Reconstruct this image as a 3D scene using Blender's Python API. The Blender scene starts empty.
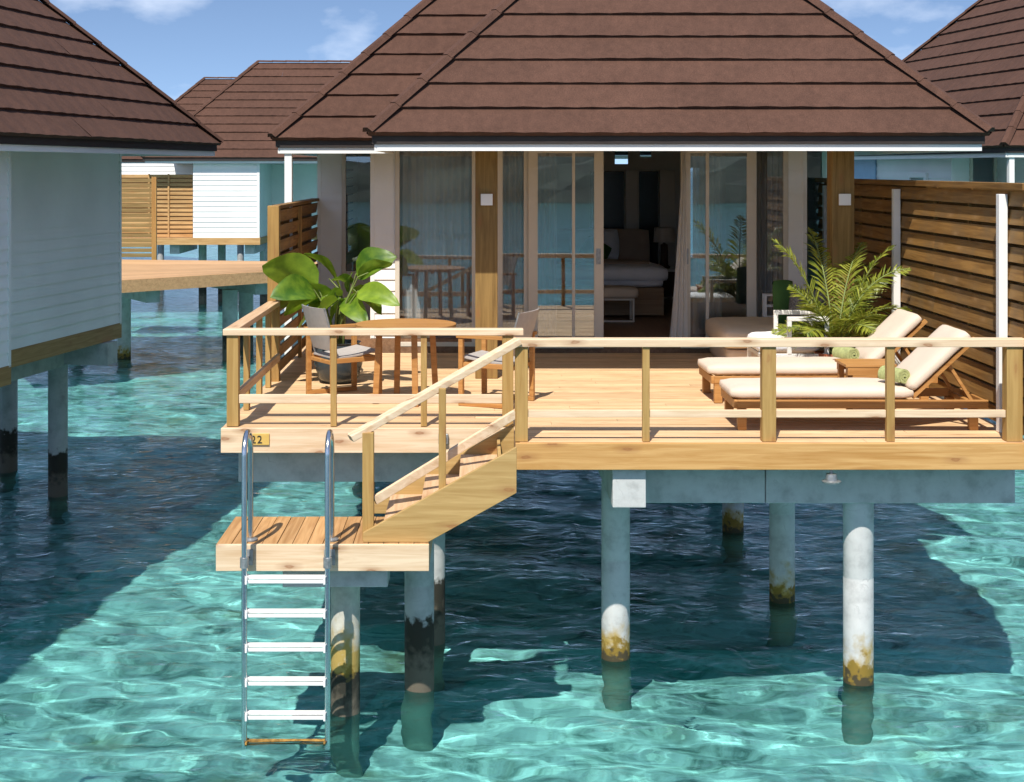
import bpy, math, random
from mathutils import Vector, Matrix, noise as mnoise
random.seed(7)
R = math.radians
scene = bpy.context.scene
col = scene.collection

# ------------------------------------------------------------------ camera, sky, sun, exposure
CAMZ = 4.28                      # metres above the water
F = 1450.0                       # focal length in pixels
cam = bpy.data.cameras.new("camera")
cam.sensor_width = 36.0
cam.lens = F / 1024 * 36
cam.shift_x = (512 - 480) / 1024
cam.shift_y = -(391 - 169) / 1024
cam.clip_start = 0.1
cam.clip_end = 6000
cam_o = bpy.data.objects.new("camera", cam)
cam_o.location = (0, 0, CAMZ)
cam_o.rotation_euler = (R(90), 0, 0)
col.objects.link(cam_o)
scene.camera = cam_o

SUN_EL = R(54)
SUN_DX = 0.27                    # light travels (SUN_DX, 1) in plan
az = math.atan2(SUN_DX, 1.0)
ldir = Vector((math.sin(az) * math.cos(SUN_EL), math.cos(az) * math.cos(SUN_EL), -math.sin(SUN_EL)))
sun = bpy.data.lights.new("sun", 'SUN')
sun.energy = 5.0
sun.angle = R(0.5)
sun.color = (1.0, 0.955, 0.875)
sun_o = bpy.data.objects.new("sun", sun)
sun_o.location = (-10, -30, 40)
sun_o.rotation_euler = ldir.to_track_quat('-Z', 'Y').to_euler()
col.objects.link(sun_o)

world = bpy.data.worlds.new("World")
scene.world = world
world.use_nodes = True
wt = world.node_tree
for n in list(wt.nodes):
    wt.nodes.remove(n)
w_out = wt.nodes.new('ShaderNodeOutputWorld')
w_bg = wt.nodes.new('ShaderNodeBackground')
w_bg.inputs['Strength'].default_value = 0.15
sky = wt.nodes.new('ShaderNodeTexSky')
sky.sky_type = 'NISHITA'
sky.sun_disc = False
sky.sun_elevation = SUN_EL
to_sun = -ldir
sky.sun_rotation = math.atan2(to_sun.x, to_sun.y)
sky.air_density = 1.0
sky.dust_density = 0.4
sky.ozone_density = 1.7
w_sv = wt.nodes.new('ShaderNodeMapping')      # the band above the horizon is as deep a blue as higher sky
w_sv.inputs['Scale'].default_value = (1, 1, 2.0)
w_sv.inputs['Location'].default_value = (0, 0, 0.17)
w_co = wt.nodes.new('ShaderNodeTexCoord')
w_map = wt.nodes.new('ShaderNodeMapping')
w_map.inputs['Scale'].default_value = (4.5, 4.5, 9.0)
w_map.inputs['Location'].default_value = (0.55, 0.2, 0.35)
w_n = wt.nodes.new('ShaderNodeTexNoise')
w_n.inputs['Scale'].default_value = 2.1
w_n.inputs['Detail'].default_value = 7
w_n.inputs['Roughness'].default_value = 0.52
w_r = wt.nodes.new('ShaderNodeValToRGB')
w_r.color_ramp.elements[0].position = 0.52
w_r.color_ramp.elements[1].position = 0.72
w_r.color_ramp.elements[1].color = (0.42, 0.42, 0.42, 1)
w_mix = wt.nodes.new('ShaderNodeMixRGB')
w_mix.inputs['Color2'].default_value = (7.5, 7.9, 8.6, 1)
wt.links.new(w_co.outputs['Generated'], w_map.inputs['Vector'])
wt.links.new(w_co.outputs['Generated'], w_sv.inputs['Vector'])
wt.links.new(w_sv.outputs['Vector'], sky.inputs['Vector'])
wt.links.new(w_map.outputs['Vector'], w_n.inputs['Vector'])
wt.links.new(w_n.outputs['Fac'], w_r.inputs['Fac'])
wt.links.new(w_r.outputs['Color'], w_mix.inputs['Fac'])
wt.links.new(sky.outputs['Color'], w_mix.inputs['Color1'])
wt.links.new(w_mix.outputs['Color'], w_bg.inputs['Color'])
wt.links.new(w_bg.outputs['Background'], w_out.inputs['Surface'])

scene.view_settings.view_transform = 'Standard'
scene.view_settings.look = 'None'
scene.view_settings.gamma = 1.0
scene.view_settings.use_curve_mapping = False
scene.view_settings.exposure = 0.32
scene.render.engine = 'CYCLES'
scene.cycles.max_bounces = 10
scene.cycles.transparent_max_bounces = 16
scene.cycles.caustics_reflective = False
scene.cycles.caustics_refractive = True
scene.cycles.sample_clamp_indirect = 4.0

DECK = 2.08                      # deck level above water
FLOOR = 2.23                     # villa floor level
PLAT = CAMZ - 2.86               # swim platform level

# ------------------------------------------------------------------ mesh helpers
OFF = {}


class MB:
    def __init__(self):
        self.v, self.f = [], []

    def add(self, vs, fs):
        n = len(self.v)
        self.v += [Vector(p) for p in vs]
        self.f += [tuple(i + n for i in f) for f in fs]
        return self

    def box(self, x0, x1, y0, y1, z0, z1):
        return self.add([(x0, y0, z0), (x1, y0, z0), (x1, y1, z0), (x0, y1, z0), (x0, y0, z1), (x1, y0, z1), (x1, y1, z1), (x0, y1, z1)],
                        [(0, 3, 2, 1), (4, 5, 6, 7), (0, 1, 5, 4), (1, 2, 6, 5), (2, 3, 7, 6), (3, 0, 4, 7)])

    def bar(self, p, q, w, h, up=(0, 0, 1)):
        """box from p to q, w across, h along up"""
        p, q, up = Vector(p), Vector(q), Vector(up)
        d = (q - p).normalized()
        s = d.cross(up).normalized()
        u = s.cross(d).normalized()
        s *= w / 2
        u *= h / 2
        vs = [p - s - u, p + s - u, p + s + u, p - s + u, q - s - u, q + s - u, q + s + u, q - s + u]
        return self.add(vs, [(0, 1, 2, 3), (7, 6, 5, 4), (0, 4, 5, 1), (1, 5, 6, 2), (2, 6, 7, 3), (3, 7, 4, 0)])

    def tube(self, pts, r, n=10, caps=True):
        pts = [Vector(p) for p in pts]
        rs = r if isinstance(r, (list, tuple)) else [r] * len(pts)
        rings = []
        t0 = (pts[1] - pts[0]).normalized()
        a = t0.orthogonal().normalized()
        for i, p in enumerate(pts):
            if i == 0:
                t = (pts[1] - pts[0])
            elif i == len(pts) - 1:
                t = pts[-1] - pts[-2]
            else:
                t = (pts[i + 1] - pts[i]).normalized() + (pts[i] - pts[i - 1]).normalized()
            t.normalize()
            a = (a - t * a.dot(t)).normalized()
            b = t.cross(a)
            rings.append([p + (a * math.cos(2 * math.pi * k / n) + b * math.sin(2 * math.pi * k / n)) * rs[i] for k in range(n)])
        vs = [v for ring in rings for v in ring]
        fs = []
        for i in range(len(pts) - 1):
            for k in range(n):
                k2 = (k + 1) % n
                fs.append((i * n + k, i * n + k2, (i + 1) * n + k2, (i + 1) * n + k))
        if caps:
            fs.append(tuple(range(n))[::-1])
            fs.append(tuple((len(pts) - 1) * n + k for k in range(n)))
        return self.add(vs, fs)

    def lathe(self, c, prof, n=24):
        """prof: list of (r, z) from bottom to top about the vertical through c"""
        vs, fs = [], []
        for r, z in prof:
            for k in range(n):
                a = 2 * math.pi * k / n
                vs.append((c[0] + r * math.cos(a), c[1] + r * math.sin(a), c[2] + z))
        m = len(prof)
        for i in range(m - 1):
            for k in range(n):
                k2 = (k + 1) % n
                fs.append((i * n + k, i * n + k2, (i + 1) * n + k2, (i + 1) * n + k))
        fs.append(tuple(range(n))[::-1])
        fs.append(tuple((m - 1) * n + k for k in range(n)))
        return self.add(vs, fs)

    def prism_y(self, poly, y0, y1):
        """poly in (x, z), extruded along y"""
        n = len(poly)
        vs = [(x, y0, z) for x, z in poly] + [(x, y1, z) for x, z in poly]
        fs = [tuple(range(n)), tuple(range(2 * n - 1, n - 1, -1))]
        for i in range(n):
            j = (i + 1) % n
            fs.append((i, i + n, j + n, j))
        return self.add(vs, fs)

    def cushion(self, x0, x1, y0, y1, z0, z1, r=0.05, n=8, puff=0.012, seed=0):
        """soft box: superellipse-ish slab made of a subdivided box"""
        rnd = random.Random(seed)
        nx, ny, nz = n * 2, n, 4
        idx = {}
        vs, fs = [], []
        def pt(i, j, k):
            key = (i, j, k)
            if key in idx:
                return idx[key]
            u, v, w = i / nx * 2 - 1, j / ny * 2 - 1, k / nz * 2 - 1
            hx, hy, hz = (x1 - x0) / 2, (y1 - y0) / 2, (z1 - z0) / 2
            p = Vector((u * hx, v * hy, w * hz))
            rr = min(r, hx, hy, hz)
            q = Vector((max(-hx + rr, min(hx - rr, p.x)), max(-hy + rr, min(hy - rr, p.y)), max(-hz + rr, min(hz - rr, p.z))))
            d = p - q
            if d.length > 1e-6:
                p = q + d.normalized() * rr
            p.z += w * puff * (1 - u ** 4) * (1 - v ** 4) + rnd.uniform(-1, 1) * puff * 0.15
            idx[key] = len(vs)
            vs.append(p + Vector(((x0 + x1) / 2, (y0 + y1) / 2, (z0 + z1) / 2)))
            return idx[key]
        def quad(a, b, c, d):
            fs.append((pt(*a), pt(*b), pt(*c), pt(*d)))
        for i in range(nx):
            for j in range(ny):
                quad((i, j, nz), (i + 1, j, nz), (i + 1, j + 1, nz), (i, j + 1, nz))
                quad((i, j + 1, 0), (i + 1, j + 1, 0), (i + 1, j, 0), (i, j, 0))
        for i in range(nx):
            for k in range(nz):
                quad((i, 0, k), (i + 1, 0, k), (i + 1, 0, k + 1), (i, 0, k + 1))
                quad((i, ny, k + 1), (i + 1, ny, k + 1), (i + 1, ny, k), (i, ny, k))
        for j in range(ny):
            for k in range(nz):
                quad((0, j, k + 1), (0, j + 1, k + 1), (0, j + 1, k), (0, j, k))
                quad((nx, j, k), (nx, j + 1, k), (nx, j + 1, k + 1), (nx, j, k + 1))
        return self.add(vs, fs)

    def xf(self, M, start=0):
        for i in range(start, len(self.v)):
            self.v[i] = M @ self.v[i]
        return self

    def build(self, name, m, parent=None, bevel=0.0, smooth=False, angle=None):
        if parent is not None:
            off = OFF[parent]
        else:
            xs = [p.x for p in self.v]; ys = [p.y for p in self.v]; zs = [p.z for p in self.v]
            off = Vector(((min(xs) + max(xs)) / 2, (min(ys) + max(ys)) / 2, min(zs)))
        me = bpy.data.meshes.new(name)
        me.from_pydata([tuple(p - off) for p in self.v], [], self.f)
        me.update()
        me.materials.append(m)
        o = bpy.data.objects.new(name, me)
        col.objects.link(o)
        if parent is not None:
            o.parent = parent
        else:
            o.location = off
        OFF[o] = off
        if smooth:
            for p in me.polygons:
                p.use_smooth = True
            if angle:
                me.set_sharp_from_angle(angle=R(angle))
        if bevel:
            b = o.modifiers.new("bevel", 'BEVEL')
            b.width = bevel
            b.segments = 2
            b.limit_method = 'ANGLE'
        return o


def tag(o, label=None, cat=None, group=None, kind=None):
    if label: o['label'] = label
    if cat: o['category'] = cat
    if group: o['group'] = group
    if kind: o['kind'] = kind
    return o


def thing(name, loc, label, cat, group=None):
    o = bpy.data.objects.new(name, None)
    o.empty_display_size = 0.2
    o.location = loc
    col.objects.link(o)
    OFF[o] = Vector(loc)
    return tag(o, label, cat, group)


def copy_tree(o, parent=None):
    c = o.copy()
    col.objects.link(c)
    if parent is not None:
        c.parent = parent
    for ch in list(o.children):
        copy_tree(ch, c)
    return c


# ------------------------------------------------------------------ materials
def new_mat(name):
    m = bpy.data.materials.new(name)
    m.use_nodes = True
    nt = m.node_tree
    b = nt.nodes['Principled BSDF']
    return m, nt, b


def N(nt, kind, **inp):
    n = nt.nodes.new(kind)
    for k, v in inp.items():
        n.inputs[k].default_value = v
    return n


def ramp(nt, stops):
    r = nt.nodes.new('ShaderNodeValToRGB')
    el = r.color_ramp.elements
    while len(el) < len(stops):
        el.new(0.5)
    for e, (p, c) in zip(el, stops):
        e.position = p
        e.color = (*c, 1) if len(c) == 3 else c
    return r


def plain(name, c, rough=0.6, var=0.12, scale=6.0, metal=0.0, bump=0.0, bscale=60.0, spec=0.5):
    m, nt, b = new_mat(name)
    L = nt.links
    co = N(nt, 'ShaderNodeTexCoord')
    no = N(nt, 'ShaderNodeTexNoise', Scale=scale, Detail=5.0)
    L.new(co.outputs['Object'], no.inputs['Vector'])
    lo = tuple(x * (1 - var) for x in c)
    hi = tuple(min(1, x * (1 + var)) for x in c)
    r = ramp(nt, [(0.3, lo), (0.7, hi)])
    L.new(no.outputs['Fac'], r.inputs['Fac'])
    L.new(r.outputs['Color'], b.inputs['Base Color'])
    b.inputs['Roughness'].default_value = rough
    b.inputs['Metallic'].default_value = metal
    b.inputs['Specular IOR Level'].default_value = spec
    if bump:
        n2 = N(nt, 'ShaderNodeTexNoise', Scale=bscale, Detail=4.0)
        L.new(co.outputs['Object'], n2.inputs['Vector'])
        bp = N(nt, 'ShaderNodeBump', Strength=bump, Distance=0.02)
        L.new(n2.outputs['Fac'], bp.inputs['Height'])
        L.new(bp.outputs['Normal'], b.inputs['Normal'])
    return m


def wood(name, light, dark, axis, knots=0.5, knot_col=(0.26, 0.10, 0.035), per_board=0.25, rough=0.65, stain=None, kscale=1.0):
    m, nt, b = new_mat(name)
    L = nt.links
    co = N(nt, 'ShaderNodeTexCoord')
    geo = N(nt, 'ShaderNodeNewGeometry')
    sc = {'X': (0.7, 14, 14), 'Y': (14, 0.7, 14), 'Z': (14, 14, 0.7)}[axis]
    # shift every board so that no two share a pattern
    add = N(nt, 'ShaderNodeVectorMath')
    add.operation = 'ADD'
    mul = N(nt, 'ShaderNodeVectorMath')
    mul.operation = 'SCALE'
    comb = N(nt, 'ShaderNodeCombineXYZ')
    for i in range(3):
        L.new(geo.outputs['Random Per Island'], comb.inputs[i])
    mul.inputs['Scale'].default_value = 37.0
    L.new(comb.outputs[0], mul.inputs[0])
    L.new(co.outputs['Object'], add.inputs[0])
    L.new(mul.outputs[0], add.inputs[1])
    mp = N(nt, 'ShaderNodeMapping')
    mp.inputs['Scale'].default_value = sc
    L.new(add.outputs[0], mp.inputs['Vector'])
    n1 = N(nt, 'ShaderNodeTexNoise', Scale=1.6, Detail=8.0, Roughness=0.62, Distortion=0.9)
    L.new(mp.outputs['Vector'], n1.inputs['Vector'])
    n2 = N(nt, 'ShaderNodeTexNoise', Scale=1.3, Detail=3.0)
    L.new(add.outputs[0], n2.inputs['Vector'])
    r = ramp(nt, [(0.32, dark), (0.62, light)])
    L.new(n1.outputs['Fac'], r.inputs['Fac'])
    # broad tone per board and along it
    tone = N(nt, 'ShaderNodeMapRange')
    tone.inputs['To Min'].default_value = 1 - per_board
    tone.inputs['To Max'].default_value = 1 + per_board
    av = N(nt, 'ShaderNodeMath')
    av.operation = 'ADD'
    hf = N(nt, 'ShaderNodeMath')
    hf.operation = 'MULTIPLY'
    hf.inputs[1].default_value = 0.5
    L.new(geo.outputs['Random Per Island'], av.inputs[0])
    L.new(n2.outputs['Fac'], av.inputs[1])
    L.new(av.outputs[0], hf.inputs[0])
    L.new(hf.outputs[0], tone.inputs['Value'])
    hv = N(nt, 'ShaderNodeHueSaturation')
    L.new(tone.outputs['Result'], hv.inputs['Value'])
    L.new(r.outputs['Color'], hv.inputs['Color'])
    cur = hv.outputs['Color']
    if stain:
        n3 = N(nt, 'ShaderNodeTexNoise', Scale=2.5, Detail=4.0)
        L.new(add.outputs[0], n3.inputs['Vector'])
        r3 = ramp(nt, [(0.45, (0, 0, 0)), (0.7, (0.8, 0.8, 0.8))])
        L.new(n3.outputs['Fac'], r3.inputs['Fac'])
        mx = N(nt, 'ShaderNodeMixRGB')
        mx.inputs['Color2'].default_value = (*stain, 1)
        L.new(r3.outputs['Color'], mx.inputs['Fac'])
        L.new(cur, mx.inputs['Color1'])
        cur = mx.outputs['Color']
    if knots:
        sx = N(nt, 'ShaderNodeSeparateXYZ')
        L.new(add.outputs[0], sx.inputs[0])
        along = axis
        o1, o2 = [a_ for a_ in 'XYZ' if a_ != axis]
        sm = N(nt, 'ShaderNodeMath')
        sm.operation = 'ADD'
        L.new(sx.outputs[o1], sm.inputs[0])
        L.new(sx.outputs[o2], sm.inputs[1])
        cb = N(nt, 'ShaderNodeCombineXYZ')
        L.new(sx.outputs[along], cb.inputs[0])
        L.new(sm.outputs[0], cb.inputs[1])
        mk = N(nt, 'ShaderNodeMapping')
        mk.inputs['Scale'].default_value = (1.7 * kscale, 5.0 * kscale, 1)
        L.new(cb.outputs[0], mk.inputs['Vector'])
        nd = N(nt, 'ShaderNodeTexNoise', Scale=6.0, Detail=3.0)
        L.new(mk.outputs['Vector'], nd.inputs['Vector'])
        mxv = N(nt, 'ShaderNodeMixRGB', Fac=0.10)
        L.new(mk.outputs['Vector'], mxv.inputs['Color1'])
        L.new(nd.outputs['Color'], mxv.inputs['Color2'])
        vo = N(nt, 'ShaderNodeTexVoronoi', Scale=1.0)
        vo.voronoi_dimensions = '2D'
        L.new(mxv.outputs['Color'], vo.inputs['Vector'])
        rk = ramp(nt, [(0.0, (0.75, 0.75, 0.75)), (0.045, (1, 1, 1)), (0.065, (0.5, 0.5, 0.5)), (0.10, (0.35, 0.35, 0.35)), (0.19, (0, 0, 0))])
        L.new(vo.outputs['Distance'], rk.inputs['Fac'])
        fm = N(nt, 'ShaderNodeMath')
        fm.operation = 'MULTIPLY'
        fm.inputs[1].default_value = knots
        L.new(rk.outputs['Color'], fm.inputs[0])
        mx = N(nt, 'ShaderNodeMixRGB')
        mx.inputs['Color2'].default_value = (*knot_col, 1)
        L.new(fm.outputs[0], mx.inputs['Fac'])
        L.new(cur, mx.inputs['Color1'])
        cur = mx.outputs['Color']
    L.new(cur, b.inputs['Base Color'])
    b.inputs['Roughness'].default_value = rough
    b.inputs['Specular IOR Level'].default_value = 0.3
    bp = N(nt, 'ShaderNodeBump', Strength=0.25, Distance=0.004)
    L.new(n1.outputs['Fac'], bp.inputs['Height'])
    L.new(bp.outputs['Normal'], b.inputs['Normal'])
    return m


PALE_L, PALE_D = (0.72, 0.50, 0.30), (0.56, 0.34, 0.17)
M = {}
M['pale_x'] = wood('pale pine along x', (0.78, 0.60, 0.41), (0.62, 0.42, 0.245), 'X', 0.8, per_board=0.12, kscale=1.0)
M['pale_y'] = wood('pale pine along y', (0.66, 0.45, 0.27), (0.48, 0.29, 0.15), 'Y', 0.5, per_board=0.1)
M['treated_z'] = wood('treated pine upright', (0.46, 0.29, 0.10), (0.32, 0.18, 0.05), 'Z', 0.5, per_board=0.15)
M['treated_x'] = wood('treated pine along x', (0.50, 0.33, 0.13), (0.37, 0.225, 0.075), 'X', 0.7, per_board=0.12, kscale=0.8)
M['fascia_x'] = wood('golden pine along x', (0.60, 0.35, 0.13), (0.44, 0.22, 0.06), 'X', 0.75, per_board=0.10, kscale=0.9)
M['deck'] = wood('deck planks', (0.76, 0.525, 0.30), (0.54, 0.33, 0.165), 'X', 0.4, per_board=0.28, kscale=1.3)
M['plat'] = wood('weathered platform planks', (0.52, 0.30, 0.13), (0.34, 0.17, 0.06), 'Y', 0.2, per_board=0.25)
M['fence_y'] = wood('dark oiled fence boards', (0.30, 0.16, 0.045), (0.15, 0.07, 0.017), 'Y', 0.6, knot_col=(0.36, 0.21, 0.09), per_board=0.3, stain=(0.20, 0.12, 0.05))
M['fence_z'] = wood('fence post timber', (0.40, 0.23, 0.07), (0.27, 0.14, 0.04), 'Z', 0.3, per_board=0.1)
M['fence_shade'] = wood('shaded olive slats', (0.27, 0.19, 0.075), (0.17, 0.115, 0.04), 'X', 0.3, per_board=0.2)  # dark olive puts the screen's shade into the wood colour
M['fence_x'] = wood('far slats', (0.55, 0.33, 0.14), (0.38, 0.2, 0.07), 'X', 0.3, per_board=0.2)
M['col_z'] = wood('column timber', (0.27, 0.165, 0.052), (0.15, 0.085, 0.024), 'Z', 0.5, per_board=0.0)
M['skirt'] = wood('skirting timber', (0.42, 0.25, 0.1), (0.28, 0.15, 0.05), 'Y', 0.4, per_board=0.15)
M['teak_x'] = wood('teak', (0.47, 0.235, 0.075), (0.34, 0.15, 0.04), 'X', 0.0, per_board=0.12, rough=0.5)
M['jetty'] = wood('jetty planks', (0.60, 0.36, 0.18), (0.42, 0.24, 0.11), 'X', 0.2, per_board=0.2)
M['floor_in'] = wood('interior floor', (0.26, 0.15, 0.085), (0.17, 0.09, 0.05), 'Y', 0.0, per_board=0.2, rough=0.4)
M['dark_wood'] = wood('dark furniture wood', (0.09, 0.05, 0.03), (0.05, 0.028, 0.016), 'Z', 0.0, per_board=0.1)
M['light_wood'] = wood('bed timber', (0.36, 0.24, 0.14), (0.26, 0.16, 0.09), 'X', 0.0, per_board=0.1)
M['white'] = plain('white paint', (0.80, 0.79, 0.76), 0.5, 0.04, 2.0)
M['joinery'] = plain('cream joinery paint', (0.62, 0.56, 0.47), 0.45, 0.05, 2.0)
M['white_wall'] = plain('white lap siding', (0.84, 0.83, 0.80), 0.6, 0.06, 1.2, bump=0.1, bscale=30)
M['grey_wall'] = plain('interior wall paint', (0.72, 0.69, 0.64), 0.8, 0.06, 2.0)
M['ceil'] = plain('soffit paint', (0.74, 0.73, 0.70), 0.7, 0.04)
M['dark_trim'] = plain('dark eave trim', (0.022, 0.014, 0.011), 0.7, 0.2)
M['steel'] = plain('brushed steel', (0.62, 0.64, 0.66), 0.22, 0.08, 8.0, metal=1.0)
M['rung'] = plain('white rung grip', (0.82, 0.80, 0.77), 0.4, 0.06, 12.0)
M['rust'] = plain('rust and weed', (0.32, 0.17, 0.035), 0.8, 0.6, 25.0, bump=0.5)
M['galv'] = plain('galvanised fitting', (0.30, 0.31, 0.31), 0.45, 0.25, 30.0, metal=0.6)
M['black'] = plain('black paint', (0.015, 0.015, 0.015), 0.5)
M['yellow'] = plain('number plate yellow', (0.62, 0.40, 0.10), 0.5, 0.08)
M['canvas'] = plain('grey sling fabric', (0.40, 0.365, 0.335), 0.9, 0.06, 20, bump=0.2, bscale=400)
M['cream'] = plain('cream cushion fabric', (0.66, 0.535, 0.42), 0.9, 0.04, 4, bump=0.25, bscale=250)
M['beige'] = plain('beige daybed fabric', (0.70, 0.57, 0.43), 0.9, 0.05, 4, bump=0.2, bscale=250)
M['linen'] = plain('white linen', (0.86, 0.85, 0.85), 0.85, 0.04, 4, bump=0.2, bscale=40)
M['tan'] = plain('tan upholstery', (0.48, 0.35, 0.25), 0.9, 0.06)
M['green_cloth'] = plain('dark green cushion', (0.05, 0.13, 0.03), 0.9, 0.15)
M['grey_cloth'] = plain('speckled grey cushion', (0.17, 0.165, 0.16), 0.9, 0.7, 60)
M['towel'] = plain('pale green towel', (0.46, 0.49, 0.20), 0.95, 0.2, 30, bump=0.8, bscale=180)
M['rope'] = plain('white rope', (0.74, 0.71, 0.65), 0.8, 0.12, 60, bump=0.3, bscale=200)
M['pot'] = plain('dark glazed pot', (0.045, 0.055, 0.06), 0.25, 0.3)
M['terracotta'] = plain('terracotta', (0.36, 0.11, 0.05), 0.8, 0.2)
M['soil'] = plain('potting soil', (0.05, 0.03, 0.02), 0.95, 0.4, 40)
M['lampshade'] = plain('linen lampshade', (0.55, 0.49, 0.42), 0.9, 0.05)
M['dark_panel'] = plain('dark window stand-in', (0.03, 0.032, 0.034), 0.15, 0.1)
M['blue_panel'] = plain('flat blue panel', (0.30, 0.44, 0.62), 0.25, 0.04)


def m_concrete(name, c, dark_top=None, algae=None):
    m, nt, b = new_mat(name)
    L = nt.links
    geo = N(nt, 'ShaderNodeNewGeometry')
    sep = N(nt, 'ShaderNodeSeparateXYZ')
    L.new(geo.outputs['Position'], sep.inputs[0])
    n = N(nt, 'ShaderNodeTexNoise', Scale=5.0, Detail=8.0, Roughness=0.65)
    L.new(geo.outputs['Position'], n.inputs['Vector'])
    r = ramp(nt, [(0.3, tuple(x * 0.62 for x in c)), (0.5, tuple(x * 0.9 for x in c)), (0.68, c)])
    L.new(n.outputs['Fac'], r.inputs['Fac'])
    cur = r.outputs['Color']
    # hairline cracks and drips
    vo = N(nt, 'ShaderNodeTexVoronoi', Scale=2.2)
    vo.feature = 'DISTANCE_TO_EDGE'
    nd = N(nt, 'ShaderNodeTexNoise', Scale=4.0, Detail=6.0)
    L.new(geo.outputs['Position'], nd.inputs['Vector'])
    mv = N(nt, 'ShaderNodeMixRGB', Fac=0.35)
    L.new(geo.outputs['Position'], mv.inputs['Color1'])
    L.new(nd.outputs['Color'], mv.inputs['Color2'])
    L.new(mv.outputs['Color'], vo.inputs['Vector'])
    rc = ramp(nt, [(0.0, (0.55, 0.55, 0.55)), (0.012, (0, 0, 0))])
    L.new(vo.outputs['Distance'], rc.inputs['Fac'])
    mc = N(nt, 'ShaderNodeMixRGB')
    mc.inputs['Color2'].default_value = (*[x * 0.3 for x in c], 1)
    gt = ramp(nt, [(0.5, (0, 0, 0)), (0.62, (0.7, 0.7, 0.7))])
    L.new(n.outputs['Fac'], gt.inputs['Fac'])
    ml = N(nt, 'ShaderNodeMath')
    ml.operation = 'MULTIPLY'
    L.new(rc.outputs['Color'], ml.inputs[0])
    L.new(gt.outputs['Color'], ml.inputs[1])
    L.new(ml.outputs[0], mc.inputs['Fac'])
    L.new(cur, mc.inputs['Color1'])
    cur = mc.outputs['Color']
    def band(top, soft, colr, cur, amp=0.35, ns=7.0):
        n2 = N(nt, 'ShaderNodeTexNoise', Scale=ns, Detail=6.0)
        L.new(geo.outputs['Position'], n2.inputs['Vector'])
        a = N(nt, 'ShaderNodeMath')
        a.operation = 'MULTIPLY_ADD'
        a.inputs[1].default_value = amp
        L.new(n2.outputs['Fac'], a.inputs[0])
        L.new(sep.outputs['Z'], a.inputs[2])
        mr = N(nt, 'ShaderNodeMapRange')
        mr.inputs['From Min'].default_value = top + amp * 0.5 - soft
        mr.inputs['From Max'].default_value = top + amp * 0.5
        mr.inputs['To Min'].default_value = 1
        mr.inputs['To Max'].default_value = 0
        L.new(a.outputs[0], mr.inputs['Value'])
        mx = N(nt, 'ShaderNodeMixRGB')
        mx.inputs['Color2'].default_value = (*colr, 1)
        L.new(mr.outputs['Result'], mx.inputs['Fac'])
        L.new(cur, mx.inputs['Color1'])
        return mx.outputs['Color']
    if algae:
        cur = band(algae, 0.22, (0.40, 0.27, 0.07), cur, 0.75, 9)
        cur = band(algae * 0.55, 0.06, (0.24, 0.15, 0.02), cur, 0.6, 12)
        cur = band(algae * 0.25, 0.05, (0.06, 0.045, 0.02), cur, 0.45, 15)
    if dark_top:
        cur = band(dark_top, 0.05, (0.022, 0.02, 0.012), cur, 0.30, 14)
        cur = band(dark_top * 0.6, 0.2, (0.13, 0.105, 0.075), cur, 0.6, 13)
    if dark_top or algae:
        cur = band(-0.12, 0.3, (0.24, 0.27, 0.21), cur, 0.2)  # grey-green below the waterline paints in the murk that fades the pile
    L.new(cur, b.inputs['Base Color'])
    b.inputs['Roughness'].default_value = 0.85
    bp = N(nt, 'ShaderNodeBump', Strength=0.35, Distance=0.012)
    L.new(n.outputs['Fac'], bp.inputs['Height'])
    L.new(bp.outputs['Normal'], b.inputs['Normal'])
    return m


M['concrete'] = m_concrete('grey concrete', (0.56, 0.56, 0.54))
M['pile_light'] = m_concrete('painted concrete pile', (0.62, 0.61, 0.59), algae=0.34)
M['pile_mixed'] = m_concrete('pile with yellow and black growth', (0.60, 0.57, 0.48), dark_top=0.36, algae=0.72)
M['pile_dark'] = m_concrete('concrete pile with black growth', (0.50, 0.50, 0.48), dark_top=0.62)


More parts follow.
